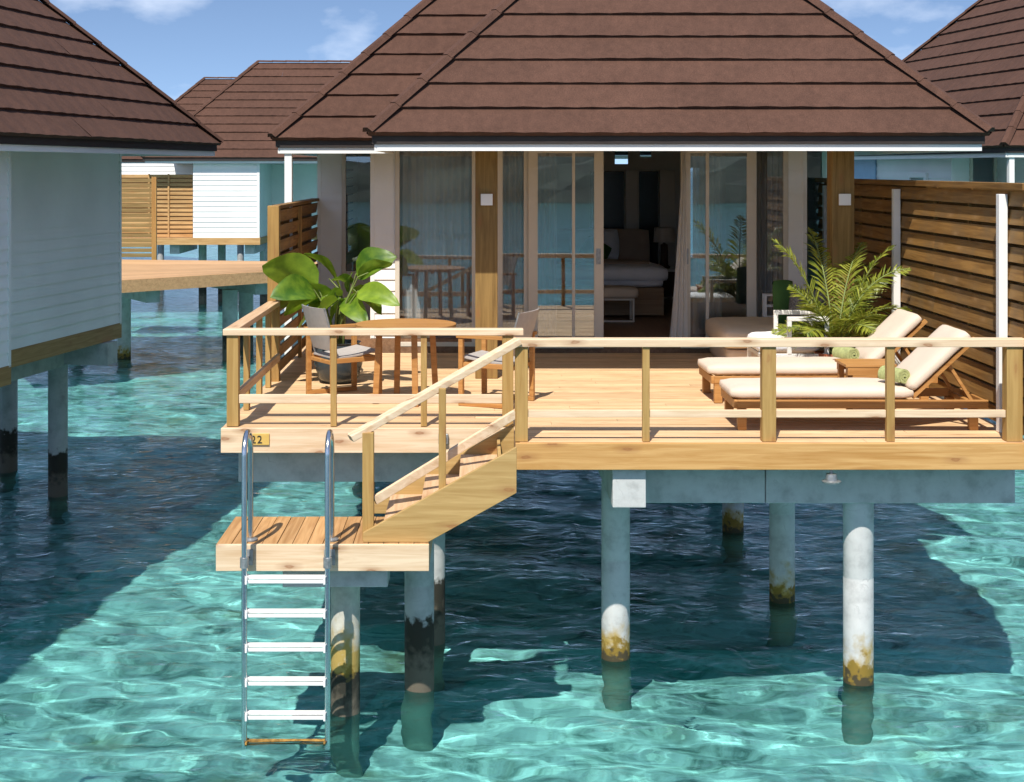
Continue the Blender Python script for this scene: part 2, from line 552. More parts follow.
def m_roof():
    m, nt, b = new_mat('brown granular roof tile')
    L = nt.links
    co = N(nt, 'ShaderNodeTexCoord')
    geo = N(nt, 'ShaderNodeNewGeometry')
    n1 = N(nt, 'ShaderNodeTexNoise', Scale=110.0, Detail=3.0)
    n2 = N(nt, 'ShaderNodeTexNoise', Scale=1.1, Detail=5.0, Roughness=0.6)
    mp = N(nt, 'ShaderNodeMapping')
    mp.inputs['Scale'].default_value = (9, 9, 0.9)
    L.new(co.outputs['Object'], mp.inputs['Vector'])
    n3 = N(nt, 'ShaderNodeTexNoise', Scale=1.4, Detail=3.0)
    L.new(mp.outputs['Vector'], n3.inputs['Vector'])
    L.new(co.outputs['Object'], n1.inputs['Vector'])
    L.new(co.outputs['Object'], n2.inputs['Vector'])
    r1 = ramp(nt, [(0.3, (0.058, 0.027, 0.017)), (0.7, (0.108, 0.050, 0.032))])
    L.new(n1.outputs['Fac'], r1.inputs['Fac'])
    hv = N(nt, 'ShaderNodeHueSaturation', Saturation=0.95)
    a = N(nt, 'ShaderNodeMath')
    a.operation = 'ADD'
    L.new(n2.outputs['Fac'], a.inputs[0])
    L.new(n3.outputs['Fac'], a.inputs[1])
    a2 = N(nt, 'ShaderNodeMath')
    a2.operation = 'MULTIPLY_ADD'
    a2.inputs[1].default_value = 0.16
    L.new(geo.outputs['Random Per Island'], a2.inputs[0])
    L.new(a.outputs[0], a2.inputs[2])
    mr = N(nt, 'ShaderNodeMapRange')
    mr.inputs['From Min'].default_value = 0.7
    mr.inputs['From Max'].default_value = 1.5
    mr.inputs['To Min'].default_value = 0.78
    mr.inputs['To Max'].default_value = 1.25
    L.new(a2.outputs[0], mr.inputs['Value'])
    L.new(mr.outputs['Result'], hv.inputs['Value'])
    L.new(r1.outputs['Color'], hv.inputs['Color'])
    L.new(hv.outputs['Color'], b.inputs['Base Color'])
    b.inputs['Roughness'].default_value = 0.9
    b.inputs['Specular IOR Level'].default_value = 0.25
    bp = N(nt, 'ShaderNodeBump', Strength=0.5, Distance=0.006)
    L.new(n1.outputs['Fac'], bp.inputs['Height'])
    L.new(bp.outputs['Normal'], b.inputs['Normal'])
    return m


M['roof'] = m_roof()


def m_glass(name, tint, refl, rough=0.01):
    m, nt, b = new_mat(name)
    L = nt.links
    nt.nodes.remove(b)
    out = nt.nodes['Material Output']
    tr = N(nt, 'ShaderNodeBsdfTransparent', Color=(*tint, 1))
    gl = N(nt, 'ShaderNodeBsdfGlossy', Roughness=rough)
    gl.inputs['Color'].default_value = (0.9, 0.95, 1.0, 1)
    fr = N(nt, 'ShaderNodeLayerWeight', Blend=refl)
    co = N(nt, 'ShaderNodeTexCoord')
    no = N(nt, 'ShaderNodeTexNoise', Scale=0.8, Detail=1.0)
    L.new(co.outputs['Object'], no.inputs['Vector'])
    bp = N(nt, 'ShaderNodeBump', Strength=0.02, Distance=0.05)
    L.new(no.outputs['Fac'], bp.inputs['Height'])
    L.new(bp.outputs['Normal'], gl.inputs['Normal'])
    mr = N(nt, 'ShaderNodeMapRange')
    mr.inputs['To Min'].default_value = refl
    mr.inputs['To Max'].default_value = 1.0
    L.new(fr.outputs['Fresnel'], mr.inputs['Value'])
    mx = N(nt, 'ShaderNodeMixShader')
    mx.inputs['Fac'].default_value = refl
    L.new(tr.outputs[0], mx.inputs[1])
    L.new(gl.outputs[0], mx.inputs[2])
    L.new(mx.outputs[0], out.inputs['Surface'])
    return m


M['glass'] = m_glass('window glass', (0.84, 0.86, 0.87), 0.10)
M['door_glass'] = m_glass('coated door glass', (0.76, 0.81, 0.84), 0.21)


def m_sheer():
    m, nt, b = new_mat('sheer curtain fabric')
    L = nt.links
    out = nt.nodes['Material Output']
    nt.nodes.remove(b)
    di = N(nt, 'ShaderNodeBsdfDiffuse', Color=(0.90, 0.88, 0.84, 1))
    tl = N(nt, 'ShaderNodeBsdfTranslucent', Color=(0.72, 0.68, 0.63, 1))
    tr = N(nt, 'ShaderNodeBsdfTransparent')
    m1 = N(nt, 'ShaderNodeMixShader', Fac=0.35)
    L.new(di.outputs[0], m1.inputs[1])
    L.new(tl.outputs[0], m1.inputs[2])
    m2 = N(nt, 'ShaderNodeMixShader', Fac=0.10)
    L.new(m1.outputs[0], m2.inputs[1])
    L.new(tr.outputs[0], m2.inputs[2])
    L.new(m2.outputs[0], out.inputs['Surface'])
    return m


M['sheer'] = m_sheer()


def m_leaf(name, c1, c2, rough=0.35):
    m, nt, b = new_mat(name)
    L = nt.links
    out = nt.nodes['Material Output']
    co = N(nt, 'ShaderNodeTexCoord')
    geo = N(nt, 'ShaderNodeNewGeometry')
    no = N(nt, 'ShaderNodeTexNoise', Scale=9.0, Detail=4.0)
    L.new(co.outputs['Object'], no.inputs['Vector'])
    a = N(nt, 'ShaderNodeMath')
    a.operation = 'MULTIPLY_ADD'
    a.inputs[1].default_value = 0.5
    L.new(geo.outputs['Random Per Island'], a.inputs[0])
    L.new(no.outputs['Fac'], a.inputs[2])
    r = ramp(nt, [(0.4, c1), (1.0, c2)])
    L.new(a.outputs[0], r.inputs['Fac'])
    L.new(r.outputs['Color'], b.inputs['Base Color'])
    b.inputs['Roughness'].default_value = rough
    tl = N(nt, 'ShaderNodeBsdfTranslucent')
    L.new(r.outputs['Color'], tl.inputs['Color'])
    mx = N(nt, 'ShaderNodeMixShader', Fac=0.35)
    L.new(b.outputs[0], mx.inputs[1])
    L.new(tl.outputs[0], mx.inputs[2])
    L.new(mx.outputs[0], out.inputs['Surface'])
    return m


M['leaf'] = m_leaf('broad leaf', (0.05, 0.13, 0.008), (0.27, 0.40, 0.03), 0.45)
M['palm'] = m_leaf('palm leaflet', (0.09, 0.14, 0.01), (0.36, 0.38, 0.05), 0.45)
M['stem'] = plain('green stem', (0.16, 0.2, 0.05), 0.6, 0.2)
M['trees'] = plain('far island trees', (0.035, 0.05, 0.03), 0.9, 0.5, 0.2)
M['sandstrip'] = plain('island beach', (0.55, 0.5, 0.4), 0.9)


def m_water():
    m, nt, b = new_mat('lagoon water')
    L = nt.links
    nt.nodes.remove(b)
    out = nt.nodes['Material Output']
    geo = N(nt, 'ShaderNodeNewGeometry')
    def noise(scale, sx, sy, det, dist=0.0, rot=0.0):
        mp = N(nt, 'ShaderNodeMapping')
        mp.inputs['Scale'].default_value = (sx, sy, 1)
        mp.inputs['Rotation'].default_value = (0, 0, rot)
        L.new(geo.outputs['Position'], mp.inputs['Vector'])
        n = N(nt, 'ShaderNodeTexNoise', Scale=scale, Detail=det, Roughness=0.5, Distortion=dist)
        L.new(mp.outputs['Vector'], n.inputs['Vector'])
        return n.outputs['Fac']
    h2 = noise(4.5, 0.7, 1.0, 6, 0.8, -0.2)
    bp = N(nt, 'ShaderNodeBump', Strength=1.0, Distance=0.034)
    L.new(h2, bp.inputs['Height'])
    rf = N(nt, 'ShaderNodeBsdfRefraction', Color=(0.52, 0.885, 0.90, 1), Roughness=0.0, IOR=1.33)
    df = N(nt, 'ShaderNodeBsdfDiffuse', Color=(0.0, 0.36, 0.40, 1))      # light scattered back by the water itself
    m1 = N(nt, 'ShaderNodeMixShader', Fac=0.035)
    L.new(rf.outputs[0], m1.inputs[1])
    L.new(df.outputs[0], m1.inputs[2])
    gl = N(nt, 'ShaderNodeBsdfGlossy', Roughness=0.03)
    L.new(bp.outputs['Normal'], gl.inputs['Normal'])
    fr = N(nt, 'ShaderNodeFresnel', IOR=1.17)
    L.new(bp.outputs['Normal'], fr.inputs['Normal'])
    m2 = N(nt, 'ShaderNodeMixShader')
    L.new(fr.outputs[0], m2.inputs['Fac'])
    L.new(m1.outputs[0], m2.inputs[1])
    L.new(gl.outputs[0], m2.inputs[2])
    L.new(m2.outputs[0], out.inputs['Surface'])
    return m


def m_seabed():
    m, nt, b = new_mat('sand and weed seabed')
    L = nt.links
    geo = N(nt, 'ShaderNodeNewGeometry')
    def noise(scale, det, dist=0.0, sx=1.0, sy=1.0, rough=0.55):
        mp = N(nt, 'ShaderNodeMapping')
        mp.inputs['Scale'].default_value = (sx, sy, 1)
        mp.inputs['Rotation'].default_value = (0, 0, 0.25)
        L.new(geo.outputs['Position'], mp.inputs['Vector'])
        n = N(nt, 'ShaderNodeTexNoise', Scale=scale, Detail=det, Distortion=dist, Roughness=rough)
        L.new(mp.outputs['Vector'], n.inputs['Vector'])
        return n.outputs['Fac']
    n1 = noise(0.55, 6, 0.6)
    n2 = noise(2.0, 8, 1.6, 0.8, 1.4, 0.66)
    r1 = ramp(nt, [(0.36, (0.36, 0.37, 0.33)), (0.62, (0.84, 0.82, 0.76))])
    L.new(n1, r1.inputs['Fac'])
    r2 = ramp(nt, [(0.37, (0.26, 0.31, 0.29)), (0.47, (0.72, 0.74, 0.71)), (0.56, (1, 1, 1))])
    L.new(n2, r2.inputs['Fac'])
    mx0 = N(nt, 'ShaderNodeMixRGB', Fac=1.0)
    mx0.blend_type = 'MULTIPLY'
    L.new(r1.outputs['Color'], mx0.inputs['Color1'])
    L.new(r2.outputs['Color'], mx0.inputs['Color2'])
    # pale web of lines painted in for the caustic light on the sand
    mp = N(nt, 'ShaderNodeMapping')
    mp.inputs['Scale'].default_value = (0.8, 1.5, 1)
    L.new(geo.outputs['Position'], mp.inputs['Vector'])
    nw = N(nt, 'ShaderNodeTexNoise', Scale=1.7, Detail=5.0, Roughness=0.6)
    L.new(mp.outputs['Vector'], nw.inputs['Vector'])
    mw = N(nt, 'ShaderNodeMixRGB', Fac=0.55)
    L.new(mp.outputs['Vector'], mw.inputs['Color1'])
    L.new(nw.outputs['Color'], mw.inputs['Color2'])
    vo = N(nt, 'ShaderNodeTexVoronoi', Scale=2.6)
    vo.feature = 'DISTANCE_TO_EDGE'
    L.new(mw.outputs['Color'], vo.inputs['Vector'])
    rv = ramp(nt, [(0.0, (0.75, 0.75, 0.75)), (0.07, (0.25, 0.25, 0.25)), (0.2, (0, 0, 0))])
    L.new(vo.outputs['Distance'], rv.inputs['Fac'])
    mx = N(nt, 'ShaderNodeMixRGB')
    mx.inputs['Color2'].default_value = (0.95, 0.92, 0.85, 1)
    L.new(rv.outputs['Color'], mx.inputs['Fac'])
    L.new(mx0.outputs['Color'], mx.inputs['Color1'])
    n3 = noise(0.8, 5, 0.3)
    r3 = ramp(nt, [(0.58, (0, 0, 0)), (0.68, (0.7, 0.7, 0.7))])
    L.new(n3, r3.inputs['Fac'])
    m3 = N(nt, 'ShaderNodeMixRGB')
    m3.inputs['Color2'].default_value = (0.26, 0.2, 0.09, 1)
    L.new(r3.outputs['Color'], m3.inputs['Fac'])
    L.new(mx.outputs['Color'], m3.inputs['Color1'])
    L.new(m3.outputs['Color'], b.inputs['Base Color'])
    b.inputs['Roughness'].default_value = 1.0
    b.inputs['Specular IOR Level'].default_value = 0.0
    return m


# ------------------------------------------------------------------ setting: water, seabed, island behind the viewer
def sheet(name, m, z, s=2500):
    mb = MB().add([(-s, -s, z), (s, -s, z), (s, s, z), (-s, s, z)], [(0, 1, 2, 3)])
    return tag(mb.build(name, m), kind='structure')


WDEPTH = 1.25


def near_grid(name, m, x0, x1, y0, y1, d, base, height, far=2500):
    """a fine relief around the villas inside one sheet that runs on to the horizon"""
    nx, ny = int((x1 - x0) / d), int((y1 - y0) / d * 0.95)
    vs = []
    for j in range(ny + 1):
        t = j / ny                                # rows closer together towards the viewer
        y = y0 + (y1 - y0) * (0.45 * t + 0.55 * t * t)
        ey = min(1.0, (j / ny) * 14, (1 - j / ny) * 14)
        for i in range(nx + 1):
            x = x0 + (x1 - x0) * i / nx
            e = min(ey, (i / nx) * 14, (1 - i / nx) * 14)
            vs.append((x, y, base + (height(x, y) * e if e > 0 else 0)))
    fs = []
    for j in range(ny):
        for i in range(nx):
            a = j * (nx + 1) + i
            fs.append((a, a + 1, a + nx + 2, a + nx + 1))
    n = len(vs)
    vs += [(-far, -far, base), (far, -far, base), (far, far, base), (-far, far, base)]
    low = list(range(nx + 1))
    top = [ny * (nx + 1) + i for i in range(nx + 1)]
    left = [j * (nx + 1) for j in range(ny + 1)]
    right = [j * (nx + 1) + nx for j in range(ny + 1)]
    fs.append(tuple([n, n + 1] + low[::-1]))
    fs.append(tuple([n + 1, n + 2] + right[::-1]))
    fs.append(tuple([n + 2, n + 3] + top))
    fs.append(tuple([n + 3, n] + left))
    mb = MB()
    mb.v = [Vector(v) for v in vs]
    mb.f = fs
    return tag(mb.build(name, m, smooth=True), kind='structure')


def wave_h(x, y):
    p = Vector((x * 0.8 + 0.25 * y, y, 0.0))
    near = max(0.0, min(1.0, (30 - y) / 12))
    return (0.050 * mnoise.noise(p * 0.75) + 0.023 * mnoise.noise(p * 1.7 + Vector((3, 8, 1)))
            + 0.013 * mnoise.noise(p * 3.4 + Vector((5, 1, 7))) + 0.006 * near * mnoise.noise(p * 7.0 + Vector((2, 6, 3))))


wat = near_grid('water', m_water(), -15.0, 13.0, 7.0, 44.0, 0.075, 0.0, wave_h)
wat.cycles.is_caustics_caster = True
sun.cycles.is_caustics_light = True
SEA = m_seabed()


def sand_h(x, y):
    p = Vector((x, y, 0.0))
    return 0.10 * mnoise.noise(p * 0.6) + 0.05 * mnoise.noise(p * 1.9 + Vector((7, 3, 1))) + 0.02 * mnoise.noise(p * 5.1 + Vector((1, 9, 2)))


bed = near_grid('seabed', SEA, -15.0, 13.0, 7.0, 46.0, 0.16, -WDEPTH, sand_h)
bed.cycles.is_caustics_receiver = True


def island():
    mb = MB()
    rnd = random.Random(3)
    n, m = 240, 10
    X0, X1 = -420, 420
    vs = []
    for j in range(m + 1):
        for i in range(n + 1):
            x = X0 + (X1 - X0) * i / n
            t = j / m
            edge = min(1, (i / n) * 6, (1 - i / n) * 6)
            h = (5.5 + 2.2 * math.sin(x * 0.021 + 1) + 1.5 * math.sin(x * 0.07) + rnd.uniform(-1.1, 1.3)) * edge
            z = h * math.sin(min(1, t * 1.15 + 0.02) * math.pi / 2) + rnd.uniform(-0.5, 0.5) * (j > 0)
            y = -150 - 45 * t + 10 * math.sin(x * 0.015) + rnd.uniform(-1.2, 1.2)
            vs.append((x, y, z if j else -0.5))
    fs = []
    for j in range(m):
        for i in range(n):
            a = j * (n + 1) + i
            fs.append((a, a + 1, a + n + 2, a + n + 1))
    mb.add(vs, fs)
    return tag(mb.build('island_hills', M['trees']), kind='structure')


island()

# ------------------------------------------------------------------ villa shell (ours, then copies for the neighbours)
EZ = CAMZ + 0.334                # top edge of the eave
X0, X1 = -2.38, 5.01             # main roof
XB = -1.10                       # left edge of the front roof
YF, YW, YB = 14.25, 16.6, 26.0   # front eave, wing eave, back eave
WALL = 17.6
WX = 3.95                        # right wall
BX = 4.56                        # bay on the right wall
BACK = 25.05
WINGY = 18.9
WINGX = -2.10
TP = 1.02                        # roof slope
STEP = 0.257


def course_strip(mb, A0, B0, A1, B1, nrm, t=0.036, seg=1.35, rnd=random):
    """one tile course as short tiles: lower edge A0-B0 lifted by t, upper edge A1-B1 on the plane"""
    A0, B0, A1, B1, nrm = map(Vector, (A0, B0, A1, B1, nrm))
    L = (B0 - A0).length
    k = max(1, int(round(L / seg)))
    cuts = [0.0] + [min(1, max(0, (i + rnd.uniform(-0.12, 0.12)) / k)) for i in range(1, k)] + [1.0]
    d = (B0 - A0).normalized()
    def up(s):
        # point on the upper edge above s metres along the lower edge, clipped to it
        p = A0 + d * s
        s1 = (p - A1).dot(d)
        s1 = max(0, min((B1 - A1).length, s1))
        return A1 + d * s1
    for a, b in zip(cuts[:-1], cuts[1:]):
        tt = t + rnd.uniform(-0.004, 0.004)
        p, q = A0 + d * (a * L), A0 + d * (b * L)
        n = 8
        lo, hi, ba = [], [], []
        sag = rnd.uniform(-0.004, 0.004)
        for i in range(n + 1):
            s = a * L + (b - a) * L * i / n
            base = A0 + d * s
            lo.append(base + nrm * (tt + sag * math.sin(math.pi * i / n) + (0.005 if i % 2 else -0.004)))
            ba.append(base - nrm * 0.01)
            hi.append(up(s) + nrm * 0.004)
        vs = lo + hi + ba
        m = n + 1
        fs = []
        for i in range(n):
            fs.append((i, i + 1, m + i + 1, m + i))
            fs.append((2 * m + i, 2 * m + i + 1, i + 1, i))
        mb.add(vs, fs)


def hip_courses(mb, x0, x1, y0, y1, ez, sides='FLRB', yl=None, yr=None, step=STEP, rnd=random):
    """courses of a hip roof over an eave rectangle; yl / yr cut the left / right plane at y = yl + s (valley)"""
    smax = min(x1 - x0, y1 - y0) / 2
    n = int(math.ceil(smax / step))
    c = 1 / math.sqrt(1 + TP * TP)
    for i in range(n):
        s, e = i * step, min((i + 1) * step, smax)
        zs, ze_ = ez + s * TP, ez + e * TP
        if 'F' in sides:
            course_strip(mb, (x0 + s, y0 + s, zs), (x1 - s, y0 + s, zs), (x0 + e, y0 + e, ze_), (x1 - e, y0 + e, ze_), (0, -TP * c, c), rnd=rnd)
        if 'B' in sides:
            course_strip(mb, (x1 - s, y1 - s, zs), (x0 + s, y1 - s, zs), (x1 - e, y1 - e, ze_), (x0 + e, y1 - e, ze_), (0, TP * c, c), rnd=rnd)
        if 'L' in sides:
            a, b = (y1 - s, y1 - e) if yl is None else (yl + s, yl + e)
            course_strip(mb, (x0 + s, a, zs), (x0 + s, y0 + s, zs), (x0 + e, b, ze_), (x0 + e, y0 + e, ze_), (-TP * c, 0, c), rnd=rnd)
        if 'R' in sides:
            a, b = (y1 - s, y1 - e) if yr is None else (yr + s, yr + e)
            course_strip(mb, (x1 - s, y0 + s, zs), (x1 - s, a, zs), (x1 - e, y0 + e, ze_), (x1 - e, b, ze_), (TP * c, 0, c), rnd=rnd)


def cap(mb, p, q, w=0.15, seg=0.42):
    """ridge / hip cap of short angled pieces"""
    p, q = Vector(p), Vector(q)
    L = (q - p).length
    n = max(1, int(L / seg))
    d = (q - p) / n
    for i in range(n):
        a = p + d * i
        b = p + d * (i + 1.06)
        dd = d.normalized()
        s = dd.cross(Vector((0, 0, 1))).normalized() * w * 0.5
        u = s.cross(dd).normalized()
        if u.z < 0:
            u = -u
        for o0, pt in ((0.055, a),):
            pass
        va = [a - s + u * 0.015, a - s * 0.45 + u * 0.066, a + s * 0.45 + u * 0.066, a + s + u * 0.015]
        vb = [b - s + u * 0.005, b - s * 0.45 + u * 0.056, b + s * 0.45 + u * 0.056, b + s + u * 0.005]
        mb.add(va + vb, [(0, 1, 5, 4), (1, 2, 6, 5), (2, 3, 7, 6), (0, 3, 2, 1), (4, 5, 6, 7)])


def siding(mb, p, q, z0, z1, board=0.135, lap=0.018, out=None):
    """lap boards between plan points p and q, seen from the right-hand side of p->q unless out is given"""
    p, q = Vector((*p, 0)), Vector((*q, 0))
    d = (q - p).normalized()
    n = Vector((d.y, -d.x, 0)) if out is None else Vector((*out, 0))
    k = int(math.ceil((z1 - z0) / board))
    for i in range(k):
        a, b = z0 + i * board, min(z1, z0 + (i + 1) * board)
        A, B = Vector((0, 0, a)), Vector((0, 0, b))
        o = n * lap
        mb.add([p + A + o, q + A + o, q + B, p + B, p + A, q + A], [(0, 1, 2, 3), (4, 5, 1, 0)])


def window_unit(root, name, x0, x1, y, z0, z1, fr=0.06, mat='joinery', depth=0.07, axis='F', label=None):
    """frame with one pane; axis F faces -y, L faces -x (then x0..x1 run along y and y is the x position)"""
    mb, pb = MB(), MB()
    def bx(b, a0, a1, d0, d1, c0, c1):
        if axis == 'F':
            b.box(a0, a1, y + d0, y + d1, c0, c1)
        else:
            b.box(y + d0, y + d1, a0, a1, c0, c1)
    bx(mb, x0, x0 + fr, -depth / 2, depth / 2, z0, z1)
    bx(mb, x1 - fr, x1, -depth / 2, depth / 2, z0, z1)
    bx(mb, x0 + fr, x1 - fr, -depth / 2, depth / 2, z1 - fr, z1)
    bx(mb, x0 + fr, x1 - fr, -depth / 2, depth / 2, z0, z0 + fr)
    o = mb.build(name, M[mat], root, bevel=0.004)
    bx(pb, x0 + fr, x1 - fr, -0.004, 0.004, z0 + fr, z1 - fr)
    g = pb.build('pane', M['door_glass' if name == 'sliding_door' else 'glass'], o)
    if label:
        o['label'] = label
    return o


def pile(root, x, y, ztop, m='pile_dark', r=0.125, label=None):
    mb = MB()
    mb.lathe((x, y, 0), [(r, -1.6), (r, 0.35), (r, 0.86), (r * 0.985, 0.868), (r, 0.876), (r, ztop)], 28)
    o = mb.build('pile', M[m], root, smooth=True, angle=40)
    o.cycles.is_caustics_receiver = True
    if label:
        o['label'] = label
    return o


def villa_shell(root):
    rnd = random.Random(11)
    mb = MB()
    hip_courses(mb, X0, X1, YW, YB, EZ, 'FLRB', rnd=rnd)
    hip_courses(mb, XB, X1, YF, YB, EZ, 'F', rnd=rnd)
    # side planes of the front roof, cut by the valley against the main roof
    smax = (X1 - XB) / 2
    c = 1 / math.sqrt(1 + TP * TP)
    for i in range(int(math.ceil(smax / STEP))):
        s, e = i * STEP, min((i + 1) * STEP, smax)
        zs, ze_ = EZ + s * TP, EZ + e * TP
        course_strip(mb, (XB + s, YW + s, zs), (XB + s, YF + s, zs), (XB + e, YW + e, ze_), (XB + e, YF + e, ze_), (-TP * c, 0, c), rnd=rnd)
        course_strip(mb, (X1 - s, YF + s, zs), (X1 - s, YW + s, zs), (X1 - e, YF + e, ze_), (X1 - e, YW + e, ze_), (TP * c, 0, c), rnd=rnd)
    roof = mb.build('roof', M['roof'], root)
    def hipcap(p, q):
        b = MB()
        cap(b, p, q)
        b.build('ridge_cap', M['roof'], roof)
    hipcap((XB, YF, EZ + 0.02), (XB + smax, YF + smax, EZ + smax * TP + 0.02))
    hipcap((X1, YF, EZ + 0.02), (X1 - smax, YF + smax, EZ + smax * TP + 0.02))
    sm = (X1 - X0) / 2
    hipcap((X0, YW, EZ + 0.02), (X0 + sm, YW + sm, EZ + sm * TP + 0.02))
    hipcap((X0, YB, EZ + 0.02), (X0 + sm, YB - sm, EZ + sm * TP + 0.02))
    hipcap((X1, YB, EZ + 0.02), (X1 - sm, YB - sm, EZ + sm * TP + 0.02))
    hipcap((X0 + sm, YW + sm, EZ + sm * TP + 0.02), (X0 + sm, YB - sm, EZ + sm * TP + 0.02))
    # eave outline, anticlockwise from the front left corner of the front roof
    out = [(XB, YF), (X1, YF), (X1, YB), (X0, YB), (X0, YW), (XB, YW)]
    def inset(d):
        return [(XB + d, YF + d), (X1 - d, YF + d), (X1 - d, YB - d), (X0 + d, YB - d), (X0 + d, YW + d), (XB + d, YW + d)]
    def ribbon(d, z0, z1, th):
        mb = MB()
        a, b = inset(d), inset(d + th)
        n = len(a)
        vs = [(x, y, z0) for x, y in a] + [(x, y, z1) for x, y in a] + [(x, y, z0) for x, y in b] + [(x, y, z1) for x, y in b]
        fs = []
        for i in range(n):
            j = (i + 1) % n
            fs += [(i, j, n + j, n + i), (2 * n + j, 2 * n + i, 3 * n + i, 3 * n + j), (j, i, 2 * n + i, 2 * n + j), (n + i, n + j, 3 * n + j, 3 * n + i)]
        return mb.add(vs, fs)
    ribbon(0.035, EZ - 0.088, EZ - 0.005, 0.06).build('eave_trim', M['dark_trim'], roof)
    ribbon(0.058, EZ - 0.155, EZ - 0.09, 0.05).build('fascia', M['white'], root)
    zs = EZ - 0.02
    sb = MB()
    d = 0.112
    sb.add([(XB + d, YF + d, zs), (X1 - d, YF + d, zs), (X1 - d, YB - d, zs), (X0 + d, YB - d, zs), (X0 + d, YW + d, zs), (XB + d, YW + d, zs)], [(5, 4, 3, 2, 1, 0)])
    sb.build('soffit', M['ceil'], root)
    zt = zs - 0.002
    # walls
    wb = MB()
    siding(wb, (WINGX, BACK), (WINGX, WINGY), FLOOR, zt)
    siding(wb, (WINGX, WINGY), (-1.80, WINGY), FLOOR, zt)
    siding(wb, (WX, WALL), (WX, 19.0), FLOOR, zt)
    siding(wb, (BX, 19.0), (BX, 20.9), FLOOR, zt)
    siding(wb, (BX, 20.9), (WX, 20.9), FLOOR, zt)
    siding(wb, (WX, 20.9), (WX, BACK), FLOOR, zt)
    siding(wb, (WX, BACK), (3.84, BACK), FLOOR, zt)
    siding(wb, (3.84, BACK), (3.05, BACK), FLOOR, 2.7)  # wall gap for the rear window added to brighten the bedroom
    siding(wb, (3.84, BACK), (3.05, BACK), 4.35, zt)
    siding(wb, (3.05, BACK), (2.2, BACK), FLOOR, 4.30)
    siding(wb, (2.2, BACK), (0.22, BACK), FLOOR, zt)
    siding(wb, (0.22, BACK), (-1.02, BACK), FLOOR, 2.7)  # wall gap for the other added rear window
    siding(wb, (0.22, BACK), (-1.02, BACK), 4.35, zt)
    siding(wb, (-1.02, BACK), (WINGX, BACK), FLOOR, zt)
    siding(wb, (3.74, WALL), (WX, WALL), FLOOR, zt)
    siding(wb, (-1.311, WALL), (-1.032, WALL), FLOOR - 0.1, zt)
    siding(wb, (-1.311, WINGY), (-1.311, WALL), FLOOR - 0.1, zt)
    wb.build('wall', M['white_wall'], root)
    # corner boards
    for (x, y) in ((BX - 0.03, 20.87), (WX - 0.03, BACK - 0.03), (WINGX - 0.02, BACK - 0.03), (WINGX - 0.02, WINGY - 0.02), (WX - 0.035, WALL - 0.02), (-1.33, WALL - 0.02), (BX - 0.03, 18.97)):
        MB().box(x, x + 0.05, y, y + 0.05, FLOOR - 0.02, zt).build('corner_board', M['white'], root)
    # skirting and beams under the floor
    kb = MB()
    kb.box(WX - 0.02, WX + 0.02, WALL, 18.98, 2.03, FLOOR - 0.003)
    kb.box(BX - 0.02, BX + 0.02, 18.98, 20.92, 2.03, FLOOR - 0.003)
    kb.box(WX + 0.02, BX - 0.02, 20.88, 20.92, 2.03, FLOOR - 0.003)
    kb.box(WX - 0.02, WX + 0.02, 20.92, BACK + 0.02, 2.03, FLOOR - 0.003)
    kb.box(WINGX, WX - 0.02, BACK - 0.02, BACK + 0.02, 2.03, FLOOR - 0.003)
    kb.box(WINGX - 0.02, WINGX + 0.02, WINGY, BACK - 0.02, 2.03, FLOOR - 0.003)
    kb.box(WINGX + 0.02, -1.33, WINGY - 0.02, WINGY + 0.02, 2.03, FLOOR - 0.003)
    kb.build('skirting', M['skirt'], root)
    fb = MB().box(WINGX + 0.03, WX - 0.03, WALL - 0.03, BACK - 0.03, 2.04, FLOOR - 0.004)
    fb.build('floor', M['floor_in'], root)
    for bb in ((3.2, 3.45, 18.0, 25.3, 1.72, 2.028), (-1.75, -1.5, 19.2, 25.3, 1.72, 2.028), (-1.8, WX + 0.1, 24.45, 24.75, 1.74, 2.024), (-1.8, WX + 0.1, 20.2, 20.5, 1.74, 2.024)):
        MB().box(*bb).build('floor_beam', M['concrete'], root)
    for (x, y) in ((3.3, 24.58), (1.9, 25.9), (-1.6, 24.58), (3.3, 20.35), (-1.6, 20.35)):
        pile(root, x, y, 1.735)
    window_unit(root, 'window', 3.05, 3.84, BACK - 0.04, 2.7, 4.35, 0.05)  # invented rear window, added to let light onto the bed
    window_unit(root, 'window', -1.02, 0.22, BACK - 0.04, 2.7, 4.35, 0.05)  # invented rear window, added so the front curtain glows
    # wing corner post
    MB().box(-2.25, -2.165, 16.68, 16.765, DECK - 0.3, zs - 0.004).build('porch_post', M['white'], root, bevel=0.005)
    # door in the wing
    d = window_unit(root, 'door', -1.80, -1.315, WINGY, FLOOR - 0.05, zt, 0.055)
    MB().box(-1.80, -1.315, WINGY - 0.03, WINGY + 0.03, FLOOR - 0.05 + 0.056, 2.95).build('lower_panel', M['joinery'], d)
    # bay door at the right
    window_unit(root, 'door', WX + 0.02, BX - 0.03, 19.0, FLOOR, zt, 0.06)
    # side window and blue panel of the wing
    window_unit(root, 'window', 19.8, 20.55, WINGX - 0.02, 3.55, 4.22, 0.09, axis='L', mat='white')
    b = MB().box(WINGX - 0.05, WINGX - 0.015, 22.0, 24.2, 3.2, zt - 0.02)  # plain blue slab set on the wing wall, no glass
    b.build('window', M['blue_panel'], root)
    # timber columns of the porch
    for xa in (-0.05, 3.69):
        MB().box(xa, xa + 0.235, 15.2, 15.43, DECK + 0.002, zs - 0.003).build('column', M['col_z'], root, bevel=0.006)
    # front glazing
    zt2 = zt - 0.004
    zb = FLOOR
    window_unit(root, 'window', -1.03, -0.045, WALL, zb - 0.1, zt2, 0.055)
    window_unit(root, 'window', 0.205, 0.60, WALL, zb, zt2, 0.07)
    mbx = MB()
